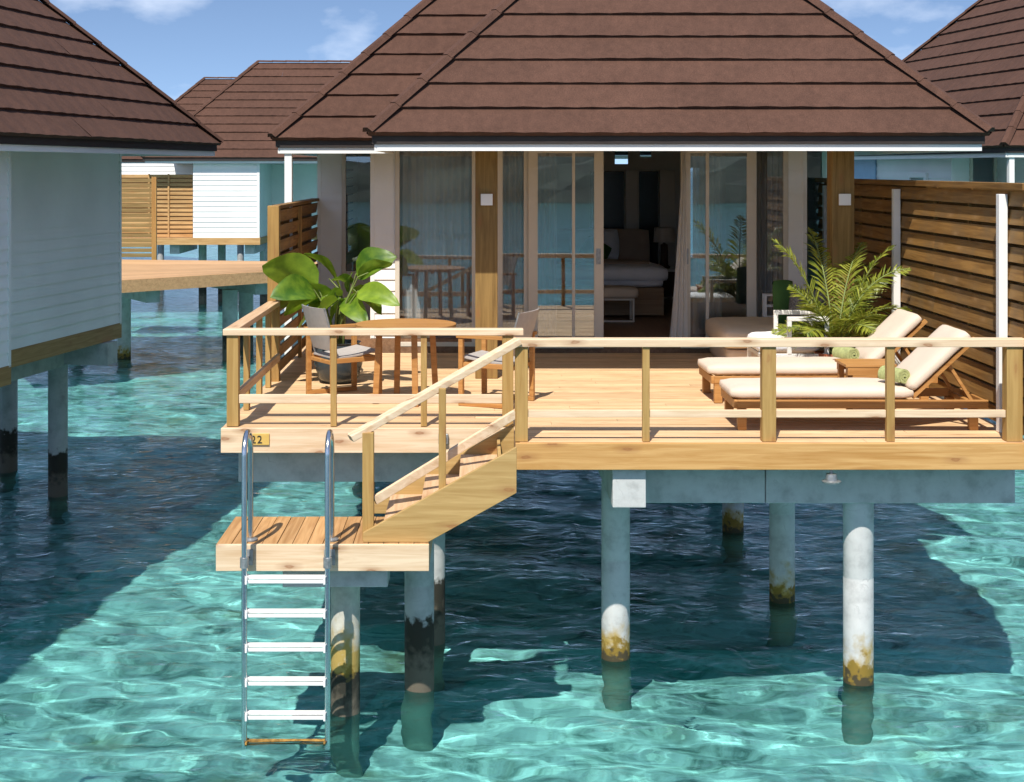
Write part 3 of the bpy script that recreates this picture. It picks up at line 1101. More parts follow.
    mbx.box(-0.043, 0.203, WALL - 0.02, WALL + 0.02, zb, zt2)
    mbx.build('door_jamb', M['joinery'], root)
    for (a, b_, hx) in ((0.583, 1.493, 1.43), (2.427, 3.338, 2.49)):
        d = window_unit(root, 'sliding_door', a, b_, WALL - 0.07, zb - 0.115, zt2, 0.115, depth=0.045)
        MB().box(a + (0.53 if a < 2 else 0.30), a + (0.565 if a < 2 else 0.34), WALL - 0.091, WALL - 0.0755, zb + 0.0015, zt2 - 0.116).build('glazing_bar', M['joinery'], d)
        h = MB()
        h.box(hx - 0.028, hx + 0.028, WALL - 0.102, WALL - 0.0935, 3.13, 3.32)
        h.bar((hx, WALL - 0.115, 3.15), (hx, WALL - 0.115, 3.30), 0.018, 0.018, (0, 1, 0))
        h.build('handle', M['galv'], d, bevel=0.003)
    window_unit(root, 'window', 3.30, 3.74, WALL + 0.02, zb, zt2, 0.06)
    MB().box(-1.32, WX, WALL - 0.028, WALL - 0.002, zb - 0.16, zb - 0.001).build('sill', M['dark_wood'], root)
    return root


ROOT0 = (1.3, 20.5, 0.0)
villa = thing('water_villa', ROOT0, 'white overwater villa with brown tiled roof and open sliding doors behind the furnished deck', 'villa', 'overwater villas')
villa_shell(villa)

# neighbours: copies of the shell, turned as the row fans out
def place_copy(src, local_pt, world_pt, ang, label):
    c = copy_tree(src)
    c['label'] = label
    rel = Vector((local_pt[0] - ROOT0[0], local_pt[1] - ROOT0[1], 0))
    c.location = Vector((world_pt[0], world_pt[1], 0)) - Matrix.Rotation(ang, 4, 'Z') @ rel
    c.rotation_euler = (0, 0, ang)
    return c


place_copy(villa, (X1, YB), (-3.60, 20.1), R(-10), 'overwater villa cut by the left edge showing its shaded white side wall on dark piles')
place_copy(villa, (X0, YW), (7.95, 22.0), R(7.7), 'overwater villa cut by the right edge behind the tall brown slatted fence')

# inside of our villa: partition box of the room
ib = MB()
zc = EZ - 0.03
ib.box(-1.29, -1.25, WALL + 0.06, 23.0, FLOOR, zc)
ib.box(WX - 0.06, WX - 0.03, WALL + 0.06, BACK - 0.04, FLOOR, zc)
ib.box(-1.25, -1.0, 23.0, 23.05, FLOOR, zc)
ib.box(-1.0, 0.2, 23.0, 23.05, FLOOR, 2.7)  # partition gap added to pass rear window light to the curtain
ib.box(-1.0, 0.2, 23.0, 23.05, 4.35, zc)
ib.box(0.2, 2.14, 23.0, 23.05, FLOOR, zc)
ib.box(2.72, 3.26, 23.0, 23.05, FLOOR, zc)
ib.box(3.26, 3.82, 23.0, 23.05, FLOOR, 2.7)  # partition gap added to pass rear window light to the bed
ib.box(3.26, 3.82, 23.0, 23.05, 4.35, zc)
ib.box(3.82, WX - 0.06, 23.0, 23.05, FLOOR, zc)
ib.box(2.14, 2.35, 23.0, 23.05, FLOOR, 4.36)
ib.box(2.35, 2.54, 23.0, 23.05, FLOOR, zc)
ib.box(2.54, 2.72, 23.0, 23.05, FLOOR, 4.47)
ib.build('inner_wall', M['grey_wall'], villa)
dwin = MB()  # dark panels stand in for the dark windows of the back wall
for (a, b_) in ((1.75, 2.28), (2.52, 2.82)):
    dwin.box(a, b_, 22.94, 22.995, 2.6, 4.24)
dwin.build('dark_panel', M['dark_panel'], villa)
jm = MB()
for (a, b_) in ((2.30, 2.50), (2.84, 3.08)):
    jm.box(a, b_, 22.90, 22.995, FLOOR, 4.26)
jm.build('mullion', M['joinery'], villa)

# ------------------------------------------------------------------ our timber deck on its beams and piles
DL, DR = -2.17, 4.42
YL, YR = 12.32, 11.64            # front edges of the left and the right half
XS = 0.30                        # where the two halves meet
deck = thing('timber_deck', (1.1, 14.5, 0), 'sunlit pale timber deck on concrete beams and piles in front of the white villa', 'deck')
rnd = random.Random(5)
mb = MB()
y = YR + 0.035
pw = 0.138
while y < WINGY - 0.05:
    y2 = y + pw
    x0 = DL if y > YL - 0.02 else XS + 0.02
    x1 = DR
    if y2 > WALL - 0.13:
        spans = [(DL, -1.345), (WX + 0.03, DR)] if y2 < WINGY - 0.03 else []
    else:
        spans = [(x0, x1)]
    for a, b_ in spans:
        x = a
        while x < b_ - 0.01:
            e = x + rnd.uniform(1.8, 3.4)
            if b_ - e < 0.8:
                e = b_
            z = DECK + rnd.uniform(-0.0015, 0.0015)
            mb.box(x, e - 0.003, y, y2 - 0.010, z - 0.03, z)
            x = e
    y = y2
mb.build('floor_boards', M['deck'], deck)
MB().box(DL - 0.032, XS, YL - 0.005, YL + 0.033, DECK - 0.212, DECK - 0.002).build('fascia', M['pale_x'], deck, bevel=0.004)
MB().box(XS - 0.015, DR + 0.02, YR - 0.005, YR + 0.033, DECK - 0.215, DECK - 0.001).build('fascia', M['fascia_x'], deck, bevel=0.004)
mb = MB()
mb.box(DL - 0.03, DL - 0.002, YL + 0.034, WINGY, DECK - 0.205, DECK - 0.003)
mb.box(XS - 0.014, XS + 0.016, YR + 0.035, YL - 0.007, DECK - 0.21, DECK - 0.004)
mb.box(DR + 0.002, DR + 0.03, YR + 0.035, 18.9, DECK - 0.205, DECK - 0.003)
mb.build('fascia', M['pale_y'], deck, bevel=0.004)
mb = MB()
yy = 12.6
while yy < 17.5:
    mb.box(DL + 0.03, DR - 0.03, yy, yy + 0.05, DECK - 0.2, DECK - 0.034)
    yy += 0.6
mb.build('joist', M['skirt'], deck)
def cbeam(x0, x1, y0, y1, z0, z1, label=None):
    o = MB().box(x0, x1, y0, y1, z0, z1).build('beam', M['concrete'], deck, bevel=0.008)
    if label: o['label'] = label
cbeam(1.345, 2.36, 12.0, 12.28, 1.515, DECK - 0.216)
cbeam(2.366, 4.43, 12.0, 12.28, 1.512, DECK - 0.216)
cbeam(1.07, 1.34, 11.70, 17.6, 1.545, DECK - 0.22, 'pale beam end catching the sun')
cbeam(0.25, 1.065, 12.75, 12.95, 1.66, DECK - 0.222)
cbeam(-2.10, 0.245, 12.60, 12.88, 1.56, DECK - 0.218)
cbeam(-2.05, -1.8, 12.9, 18.6, 1.6, DECK - 0.222)
cbeam(2.88, 3.13, 12.29, 17.6, 1.55, DECK - 0.224)
pile(deck, 3.17, 12.15, 1.513, 'pile_light')
pile(deck, 1.19, 12.72, 1.544, 'pile_light')
pile(deck, 3.0, 14.4, 1.548, 'pile_light')
pile(deck, 3.0, 17.2, 1.548, 'pile_light')
pile(deck, -0.44, 13.1, 1.60)

# ------------------------------------------------------------------ deck railings
def post(root, x0, x1, y0, y1, z0, z1, m='treated_z'):
    return MB().box(x0, x1, y0, y1, z0, z1).build('post', M[m], root, bevel=0.004)


RT = DECK + 0.835                # top of the rail
rl = thing('deck_railing', (-0.95, YL, DECK), 'pale timber railing with slim posts round the dining corner of the deck', 'railing')
post(rl, DL + 0.01, DL + 0.11, YL + 0.04, YL + 0.13, DECK + 0.004, RT - 0.055)
for xa in (-1.275, -0.505):
    post(rl, xa, xa + 0.052, YL + 0.04, YL + 0.085, DECK + 0.004, RT - 0.055)
post(rl, 0.19, 0.285, YL + 0.04, YL + 0.12, DECK + 0.004, RT - 0.055)
MB().box(DL - 0.02, 0.37, YL + 0.02, YL + 0.145, RT - 0.053, RT).build('top_rail', M['pale_x'], rl, bevel=0.005)
MB().box(DL + 0.113, 0.188, YL + 0.05, YL + 0.085, DECK + 0.20, DECK + 0.275).build('lower_rail', M['pale_x'], rl, bevel=0.004)
for yy in (13.2, 13.95, 14.55):
    post(rl, DL + 0.015, DL + 0.065, yy, yy + 0.09, DECK + 0.004, RT - 0.055)
MB().box(DL - 0.02, DL + 0.10, YL + 0.148, 15.0, RT - 0.053, RT - 0.001).build('top_rail', M['pale_y'], rl, bevel=0.005)
MB().box(DL + 0.067, DL + 0.105, YL + 0.135, 15.0, DECK + 0.22, DECK + 0.295).build('lower_rail', M['pale_y'], rl, bevel=0.004)

rr = thing('deck_railing', (2.4, YR, DECK), 'long pale timber railing with five posts along the front edge beside the loungers', 'railing')
for a, b_, w in ((0.282, 0.386, 0.10), (1.31, 1.367, 0.06), (2.274, 2.386, 0.10), (3.277, 3.342, 0.06), (4.243, 4.372, 0.11)):
    post(rr, a, b_, YR + 0.037, YR + 0.037 + w, DECK + 0.003, RT - 0.07)
MB().box(0.27, 4.43, YR + 0.02, YR + 0.15, RT - 0.068, RT - 0.004).build('top_rail', M['pale_x'], rr, bevel=0.005)
for a, b_ in ((0.388, 1.308), (1.369, 2.272), (2.388, 3.275), (3.344, 4.241)):
    MB().box(a, b_, YR + 0.055, YR + 0.09, DECK + 0.195, DECK + 0.255).build('lower_rail', M['pale_x'], rr, bevel=0.004)

# ------------------------------------------------------------------ slatted privacy screens
def screen(root, x, y0, y1, z0, z1, n, m, th=0.022, gap=0.016, back=0.0, back_n=0, lean=0.16):
    h = (z1 - z0) / n
    mb = MB()
    rnd = random.Random(int(y0 * 10))
    for i in range(n):
        y = y0
        cuts = [y0] + [y0 + (y1 - y0) * t for t in ((0.33, 0.7) if i % 2 else (0.5,))] + [y1]
        o = rnd.uniform(-0.004, 0.004)
        for a, b_ in zip(cuts[:-1], cuts[1:]):
            zl, zh = z0 + i * h + gap, z0 + (i + 1) * h - gap
            ln = lean * (zh - zl)  # boards tipped upward so the high sun lights them more
            b1 = b_ - 0.002
            mb.add([(x + o, a, zl), (x + o + th, a, zl), (x + o + th, b1, zl), (x + o, b1, zl), (x + o + ln, a, zh), (x + o + ln + th, a, zh), (x + o + ln + th, b1, zh), (x + o + ln, b1, zh)],
                   [(0, 3, 2, 1), (4, 5, 6, 7), (0, 1, 5, 4), (1, 2, 6, 5), (2, 3, 7, 6), (3, 0, 4, 7)])
    o = mb.build('boards', M[m], root)
    if back:
        mb = MB()
        for i in range(n - back_n, n):
            mb.box(x + back, x + back + 0.02, y0, y1, z0 + (i + 0.68) * h, z0 + (i + 1.32) * h if i < n - 1 else z1)
        mb.build('rear_boards', M[m], root)
    return o


fr = thing('privacy_fence', (4.42, 15.1, DECK), 'tall dark brown slatted fence running along the right side of the deck', 'fence')
screen(fr, 4.40, YR + 0.06, 18.9, DECK + 0.03, DECK + 2.03, 13, 'fence_y', back=0.085, back_n=13)
MB().box(4.365, 4.465, YR + 0.03, 18.92, DECK + 2.028, DECK + 2.085).build('cap_rail', M['fence_y'], fr, bevel=0.004)
mb = MB()
for yy in (13.2, 14.2, 16.0, 17.0):
    MB().box(4.452, 4.484, yy, yy + 0.04, DECK, DECK + 2.02).build('batten', M['fence_z'], fr)
for yy in (12.08, 15.16, 18.24):
    MB().box(4.325, 4.397, yy, yy + 0.075, DECK + 0.003, DECK + 1.99).build('post', M['white'], fr, bevel=0.004)
MB().box(4.38, 4.48, YR - 0.06, YR + 0.02, DECK - 0.1, DECK + 2.0).build('post', M['fence_z'], fr, bevel=0.004)

fl = thing('privacy_fence', (-2.16, 17.0, DECK), 'short brown slatted screen beside the big leaved plant', 'fence')
screen(fl, -2.15, 15.12, 18.86, DECK + 0.03, DECK + 1.78, 11, 'fence_y', back=-0.06, back_n=7)  # rear boards added behind the upper slats to darken their gaps
MB().box(-2.19, -2.09, 15.12, 18.86, DECK + 1.783, DECK + 1.82).build('cap_rail', M['fence_y'], fl, bevel=0.004)
MB().box(-2.20, -2.08, 15.0, 15.115, DECK - 0.25, DECK + 1.82).build('post', M['fence_z'], fl, bevel=0.005)
MB().box(-2.123, -2.083, 16.9, 16.96, DECK + 0.003, DECK + 1.77).build('batten', M['fence_z'], fl)

# ------------------------------------------------------------------ swim platform, stairs, ladder
sp = thing('swim_platform', (-1.2, 11.45, 0), 'low square timber landing above the water between ladder and stairs', 'platform')
rnd = random.Random(9)
PX0, PX1, PY0, PY1 = -2.01, -0.388, 11.03, 11.93
mb = MB()
x = PX0
while x < PX1 - 0.01:
    e = min(PX1, x + 0.116)
    z = PLAT + rnd.uniform(-0.0015, 0.0015)
    mb.box(x, e - 0.006, PY0 + 0.036, PY1, z - 0.03, z)
    x = e
mb.build('floor_boards', M['plat'], sp)
MB().box(PX0, PX1, PY0, PY0 + 0.034, PLAT - 0.2, PLAT + 0.001).build('fascia', M['pale_x'], sp, bevel=0.004)
mb = MB()
mb.box(PX0 + 0.001, PX0 + 0.03, PY0 + 0.036, PY1, PLAT - 0.2, PLAT - 0.032)
mb.box(PX1 - 0.03, PX1 - 0.001, PY0 + 0.036, PY1, PLAT - 0.2, PLAT - 0.032)
mb.build('fascia', M['pale_y'], sp, bevel=0.004)
MB().box(PX0 + 0.032, PX1 - 0.032, PY1 - 0.04, PY1, PLAT - 0.2, PLAT - 0.034).build('fascia', M['skirt'], sp)
MB().box(-1.52, -0.71, 11.16, 11.42, PLAT - 0.36, PLAT - 0.203).build('beam', M['concrete'], sp, bevel=0.008)
pile(sp, -1.06, 11.42, PLAT - 0.362, 'pile_mixed', 0.115)
pile(sp, -0.50, 11.95, PLAT - 0.03, 'pile_dark', 0.122)

st = thing('deck_stairs', (-0.3, 11.6, PLAT), 'short timber stairs with sloping handrail from the deck to the landing', 'stairs')
Zh = lambda h: CAMZ - h
front = [(0.28, Zh(2.128)), (0.28, Zh(2.481)), (-0.398, Zh(2.858)), (-0.896, Zh(2.858)), (-0.896, Zh(2.787))]
MB().prism_y(front, 11.10, 11.145).build('stringer', M['treated_x'], st, bevel=0.004)
back = [(0.282, Zh(2.11)), (0.282, Zh(2.45)), (-0.35, Zh(2.858)), (-0.90, Zh(2.858)), (-0.90, Zh(2.77))]
MB().prism_y(back, 12.02, 12.06).build('stringer', M['treated_x'], st, bevel=0.004)
for (a, b_, z) in ((-0.74, -0.41, PLAT + 0.165), (-0.45, -0.12, PLAT + 0.33), (-0.16, 0.17, PLAT + 0.495)):
    MB().box(a, b_, 11.147, 12.018, z - 0.035, z).build('tread', M['pale_y'], st, bevel=0.004)
    MB().box(b_ - 0.03, b_ - 0.005, 11.147, 12.018, z + 0.002, z + 0.127).build('riser', M['treated_x'], st)
MB().box(-0.905, -0.818, 11.15, 11.225, PLAT + 0.002, Zh(2.03)).build('post', M['treated_z'], st, bevel=0.004)
MB().box(-0.318, -0.262, 11.15, 11.20, PLAT + 0.335, Zh(1.69)).build('post', M['treated_z'], st, bevel=0.004)
MB().bar((-1.0, 11.18, Zh(2.075)), (0.31, 11.69, Zh(1.385)), 0.11, 0.052).build('handrail', M['pale_x'], st, bevel=0.005)
MB().bar((-0.815, 11.20, Zh(2.56)), (0.285, 11.70, Zh(1.975)), 0.035, 0.07).build('lower_rail', M['pale_x'], st, bevel=0.004)

ld = thing('swim_ladder', (-1.455, 10.9, 0), 'stainless steel swim ladder with looped handles hooked on the landing edge', 'ladder')
for xx in (-1.767, -1.143):
    pts = [(xx, 10.87, -0.16), (xx, 10.87, 2.13)]
    for k in range(1, 10):
        a = math.pi * k / 10
        pts.append((xx, 11.02 - 0.15 * math.cos(a), 2.13 + 0.15 * math.sin(a)))
    pts += [(xx, 11.17, 2.13), (xx, 11.17, PLAT + 0.012)]
    u = MB().tube(pts, 0.021, 12).build('upright', M['steel'], ld, smooth=True, angle=50)
    MB().lathe((xx, 11.17, PLAT), [(0.055, 0.002), (0.055, 0.012), (0.03, 0.02)], 18).build('foot_plate', M['galv'], u, smooth=True, angle=40)
    c = MB()
    c.bar((xx, 10.88, PLAT - 0.09), (xx, 11.028, PLAT - 0.09), 0.03, 0.03)
    c.bar((xx, 11.01, PLAT - 0.09), (xx, 11.028, PLAT - 0.09), 0.085, 0.12)
    c.tube([(xx, 10.87, PLAT - 0.13), (xx, 10.87, PLAT - 0.05)], 0.032, 12)
    c.build('clamp', M['galv'], u, bevel=0.003)
for k, zz in enumerate((1.215, 0.96, 0.705, 0.45, 0.195, -0.02)):
    mb = MB()
    mb.box(-1.745, -1.165, 10.85, 10.878, zz - 0.038, zz - 0.015)
    mb.box(-1.745, -1.165, 10.885, 10.915, zz - 0.014, zz + 0.012)
    for xx in (-1.748, -1.162):
        mb.box(xx - 0.008, xx + 0.008, 10.822, 10.925, zz - 0.04, zz + 0.016)
    o = mb.build('rung', M['rust' if k == 5 else 'rung'], ld, bevel=0.004)
    if k == 5:
        o['label'] = 'lowest rung rusted and weedy at the waterline'

# number plate, junction box, lamps
np_ = thing('number_plate', (-1.85, YL - 0.014, DECK - 0.1), 'small yellow plate with black number 22 on the deck edge', 'number plate')
MB().box(-1.985, -1.788, YL - 0.02, YL - 0.006, DECK - 0.142, DECK - 0.045).build('plate', M['yellow'], np_, bevel=0.003)
fc = bpy.data.curves.new('digits', 'FONT')
fc.body = '22'
fc.size = 0.092
fc.extrude = 0.002
fc.space_character = 1.15
to = bpy.data.objects.new('digits_curve', fc)
me = bpy.data.meshes.new_from_object(to)
bpy.data.objects.remove(to)
mb = MB()
Rm = Matrix.Translation((-1.945, YL - 0.0225, DECK - 0.125)) @ Matrix.Rotation(R(90), 4, 'X')
mb.add([Rm @ v.co for v in me.vertices], [tuple(p.vertices) for p in me.polygons])
mb.build('digits', M['black'], np_)

jb = thing('junction_box', (-0.31, YL - 0.03, DECK - 0.08), 'small grey metal box on the deck edge behind the stair rail', 'junction box')
MB().box(-0.352, -0.268, YL - 0.04, YL - 0.006, DECK - 0.135, DECK - 0.045).build('box', M['galv'], jb, bevel=0.006)
MB().box(-0.335, -0.285, YL - 0.046, YL - 0.041, DECK - 0.115, DECK - 0.07).build('cover', M['black'], jb, bevel=0.002)

ul = thing('spotlight', (2.83, 11.66, 1.75), 'small dark metal spotlight hanging under the front edge of the deck', 'lamp')
MB().tube([(2.83, 11.68, DECK - 0.216), (2.83, 11.68, DECK - 0.26)], 0.014, 10).build('stem', M['galv'], ul)
MB().lathe((2.83, 11.68, DECK - 0.325), [(0.075, 0.0), (0.078, 0.012), (0.048, 0.02), (0.042, 0.068), (0.02, 0.072)], 20).build('lamp_body', M['galv'], ul, smooth=True, angle=35)

for xx, lab in ((0.07, 'square white light on the timber column beside the dining table'), (3.815, 'square white light on the timber column behind the palm')):
    w = thing('wall_light', (xx, 15.19, 3.9), lab, 'wall light', 'square lights on the porch columns')
    MB().box(xx - 0.062, xx + 0.062, 15.15, 15.172, 3.9, 4.02).build('cover', M['white'], w, bevel=0.004)
    MB().box(xx - 0.05, xx + 0.05, 15.173, 15.1985, 3.912, 4.008).build('back_box', M['galv'], w)

# ------------------------------------------------------------------ dining table and chairs
TX, TY = -0.70, 13.70
tb = thing('round_table', (TX, TY, DECK), 'round slatted teak table between the two sling chairs', 'table')
mb = MB()
rad = 0.475
n = 9
for i in range(n):
    y0 = -rad + 2 * rad * i / n
    y1 = y0 + 2 * rad / n - 0.006
    pts = []
    for yy in (y0, y1):
        pts.append(math.sqrt(max(0.0, rad * rad - min(rad, abs(yy)) ** 2)))
    up, lo = [], []
    for k in range(7):
        yy = y0 + (y1 - y0) * k / 6
        hx = math.sqrt(max(0.0004, rad * rad - yy * yy))
        up.append((hx, yy)); lo.append((-hx, yy))
    poly = up + lo[::-1]
    m_ = len(poly)
    vs = [(TX + a, TY + b, DECK + 0.712) for a, b in poly] + [(TX + a, TY + b, DECK + 0.74) for a, b in poly]
    fs = [tuple(range(m_))[::-1], tuple(range(m_, 2 * m_))]
    fs += [(k, (k + 1) % m_, m_ + (k + 1) % m_, m_ + k) for k in range(m_)]
    mb.add(vs, fs)
mb.build('tabletop', M['teak_x'], tb)
mb = MB()
mb.bar((TX - 0.33, TY, DECK + 0.69), (TX + 0.33, TY, DECK + 0.69), 0.05, 0.04)
mb.bar((TX, TY - 0.33, DECK + 0.69), (TX, TY - 0.026, DECK + 0.69), 0.05, 0.04)
mb.bar((TX, TY + 0.026, DECK + 0.69), (TX, TY + 0.33, DECK + 0.69), 0.05, 0.04)
mb.build('under_frame', M['teak_x'], tb)
for a in (20, 110, 200, 290):
    c_, s_ = math.cos(R(a)), math.sin(R(a))
    MB().bar((TX + 0.30 * c_, TY + 0.30 * s_, DECK + 0.003), (TX + 0.26 * c_, TY + 0.26 * s_, DECK + 0.71), 0.055, 0.05, (0, 1, 0)).build('leg', M['teak_x'], tb, bevel=0.004)


def chair(x, y, ang, label):
    """teak armchair with sled sides; faces +x before turning"""
    t = thing('dining_chair', (0, 0, 0), label, 'chair', 'teak sling chairs at the round table')
    for s in (-1, 1):
        yy = s * 0.265
        mb = MB()
        mb.box(-0.27, 0.27, yy - 0.022, yy + 0.022, 0.004, 0.044)
        mb.box(0.225, 0.27, yy - 0.022, yy + 0.022, 0.046, 0.628)
        mb.box(-0.27, -0.225, yy - 0.022, yy + 0.022, 0.046, 0.628)
        mb.box(-0.29, 0.29, yy - 0.03, yy + 0.03, 0.63, 0.662)
        mb.box(-0.222, 0.222, yy - 0.018, yy + 0.018, 0.36, 0.405)
        mb.build('side_frame', M['teak_x'], t, bevel=0.004)
    mb = MB()
    mb.box(0.2, 0.235, -0.24, 0.24, 0.37, 0.405)
    mb.box(-0.24, -0.205, -0.24, 0.24, 0.34, 0.375)
    mb.build('cross_bar', M['teak_x'], t, bevel=0.004)
    # sling seat: a gentle sag
    mb = MB()
    rows, cols = 8, 6
    vs = []
    for th in (0.0, 0.014):
        for i in range(rows + 1):
            u = i / rows
            xx = 0.26 - 0.47 * u
            for j in range(cols + 1):
                w = j / cols * 2 - 1
                zz = 0.445 - 0.05 * u - 0.022 * math.sin(math.pi * u) * (1 - w * w * 0.6) + th
                vs.append((xx, w * 0.238, zz))
    fs = []
    K = (rows + 1) * (cols + 1)
    for i in range(rows):
        for j in range(cols):
            a = i * (cols + 1) + j
            q = (a, a + 1, a + cols + 2, a + cols + 1)
            fs += [q, tuple(k + K for k in q[::-1])]
    rim = [j for j in range(cols + 1)] + [i * (cols + 1) + cols for i in range(1, rows + 1)] + [rows * (cols + 1) + j for j in range(cols - 1, -1, -1)] + [i * (cols + 1) for i in range(rows - 1, 0, -1)]
    for a, b_ in zip(rim, rim[1:] + rim[:1]):
        fs.append((a, b_, b_ + K, a + K))
    mb.add(vs, fs)
    mb.build('seat', M['canvas'], t, smooth=True, angle=50)
    mb = MB()
    vs = []
    for th in (0.0, -0.013):
        for i in range(rows + 1):
            u = i / rows
            for j in range(cols + 1):
                w = j / cols * 2 - 1
                vs.append((-0.20 - 0.12 * u - 0.025 * (1 - w * w) + th, w * 0.235, 0.47 + 0.41 * u))
    mb.add(vs, fs)
    bo = mb.build('backrest', M['canvas'], t, smooth=True, angle=50)
    mb = MB()
    for s in (-1, 1):
        mb.tube([(-0.185, s * 0.243, 0.40), (-0.325, s * 0.243, 0.885)], 0.011, 8)
    mb.build('back_tube', M['galv'], bo, smooth=True, angle=50)
    t.location = (x, y, DECK)
    t.rotation_euler = (0, 0, ang)
    return t


chair(-1.32, 14.05, R(32), 'teak armchair with grey sling left of the round table')
chair(0.16, 13.62, R(180 - 24), 'teak armchair with grey sling right of the round table')


# ------------------------------------------------------------------ sun loungers
def lounger(x, y, label, yaw=0.0, lift=43):
    """head towards +x; origin at the foot end, near corner, on the deck"""
    t = thing('sun_lounger', (0, 0, 0), label, 'sun lounger', 'loungers by the fence')
    W, Ln, P = 0.68, 2.14, 1.50
    mb = MB()
    mb.box(0.03, Ln, 0.0, 0.035, 0.185, 0.255)
    mb.box(0.03, Ln, W - 0.035, W, 0.185, 0.255)
    mb.box(0.0, 0.03, 0.0, W, 0.185, 0.255)
    mb.box(Ln - 0.03, Ln, 0.037, W - 0.037, 0.185, 0.25)
    k = 0.08
    while k < P:
        mb.box(k, k + 0.055, 0.037, W - 0.037, 0.225, 0.247)
        k += 0.085
    mb.build('frame', M['teak_x'], t, bevel=0.004)
    for xx in (0.03, Ln - 0.16):
        for yy in (0.002, W - 0.06):
            MB().box(xx, xx + 0.075, yy, yy + 0.058, 0.003, 0.183).build('leg', M['teak_x'], t, bevel=0.004)
    MB().cushion(-0.03, P + 0.03, 0.01, W - 0.01, 0.257, 0.352, 0.045, 8, 0.012, 3).build('seat_cushion', M['cream'], t, smooth=True)
    Mx = Matrix.Translation((P + 0.02, 0, 0.262)) @ Matrix.Rotation(-R(lift), 4, 'Y')
    mb = MB().cushion(0.03, 0.72, 0.01, W - 0.01, 0.035, 0.125, 0.04, 7, 0.012, 4)
    mb.xf(Mx).build('back_cushion', M['cream'], t, smooth=True)
    mb = MB()
    mb.box(0, 0.73, 0.04, 0.075, -0.005, 0.03)
    mb.box(0, 0.73, W - 0.075, W - 0.04, -0.005, 0.03)
    k = 0.05
    while k < 0.70:
        mb.box(k, k + 0.05, 0.077, W - 0.077, 0.006, 0.028)
        k += 0.085
    mb.xf(Mx).build('back_frame', M['teak_x'], t)
    top = Mx @ Vector((0.42, 0, -0.02))
    mb = MB()
    for yy in (0.10, W - 0.10):
        mb.bar((top.x, yy, top.z), (P + 0.53, yy, 0.235), 0.025, 0.03, (0, 1, 0))
    mb.box(P + 0.51, P + 0.55, 0.037, W - 0.037, 0.20, 0.23)
    mb.build('back_support', M['teak_x'], t)
    t.location = (x, y, DECK)
    t.rotation_euler = (0, 0, yaw)
    return t


lounger(2.14, 12.20, 'cream cushioned teak lounger nearest the front railing')
lounger(2.17, 13.60, 'cream cushioned teak lounger farther from the railing with raised back beside the palm', 0.02)


def towel(x, y, z, ang, label, r=0.075, ln=0.26):
    mb = MB()
    # spiral roll seen from its end
    prof = []
    turns, n = 2.6, 44
    for i in range(n + 1):
        a = 2 * math.pi * turns * i / n
        prof.append((0.016 + (r - 0.016) * i / n, a))
    outer = [(q * math.cos(a), q * math.sin(a)) for q, a in prof]
    inner = [((q - 0.019) * math.cos(a), (q - 0.019) * math.sin(a)) for q, a in prof]
    vs = []
    for yy in (-ln / 2, ln / 2):
        vs += [(p[0], yy, p[1]) for p in outer] + [(p[0], yy, p[1]) for p in inner]
    m_ = n + 1
    fs = []
    for i in range(n):
        fs += [(i, i + 1, 2 * m_ + i + 1, 2 * m_ + i), (m_ + i + 1, m_ + i, 3 * m_ + i, 3 * m_ + i + 1),
               (i + 1, i, m_ + i, m_ + i + 1), (2 * m_ + i, 2 * m_ + i + 1, 3 * m_ + i + 1, 3 * m_ + i)]
    mb.add(vs, fs)
    mb.xf(Matrix.Translation((x, y, z + r)) @ Matrix.Rotation(ang, 4, 'Z'))
    return tag(mb.build('rolled_towel', M['towel'], smooth=True, angle=50), label, 'towel', 'rolled green towels')


towel(3.55, 12.42, DECK + 0.36, R(24), 'rolled green towel on the lounger nearest the railing')
towel(3.50, 13.86, DECK + 0.362, R(20), 'rolled green towel on the farther lounger')

sd = thing('side_table', (3.5, 13.2, DECK), 'small low teak side table standing between the two loungers', 'side table')
mb = MB()
for i in range(5):
    mb.box(3.28, 3.74, 13.0 + i * 0.085, 13.0 + i * 0.085 + 0.078, DECK + 0.42, DECK + 0.445)
mb.build('tabletop', M['teak_x'], sd, bevel=0.003)
mb = MB()
mb.box(3.30, 3.72, 13.005, 13.03, DECK + 0.35, DECK + 0.418)
mb.box(3.30, 3.72, 13.39, 13.415, DECK + 0.35, DECK + 0.418)
mb.build('apron', M['teak_x'], sd)
for xx in (3.30, 3.67):
    for yy in (13.032, 13.338):
        MB().box(xx, xx + 0.05, yy, yy + 0.05, DECK + 0.003, DECK + 0.418).build('leg', M['teak_x'], sd)

# ------------------------------------------------------------------ daybed, rope armchair, cushions
db = thing('daybed', (3.1, 16.6, DECK), 'beige upholstered daybed in the porch shade against the glass wall', 'daybed')
MB().cushion(2.66, 3.75, 15.85, 17.30, DECK + 0.22, DECK + 0.44, 0.08, 8, 0.02, 8).build('mattress', M['beige'], db, smooth=True)
MB().cushion(2.72, 3.70, 15.92, 17.25, DECK + 0.02, DECK + 0.215, 0.03, 6, 0.0, 9).build('base', M['beige'], db, smooth=True)

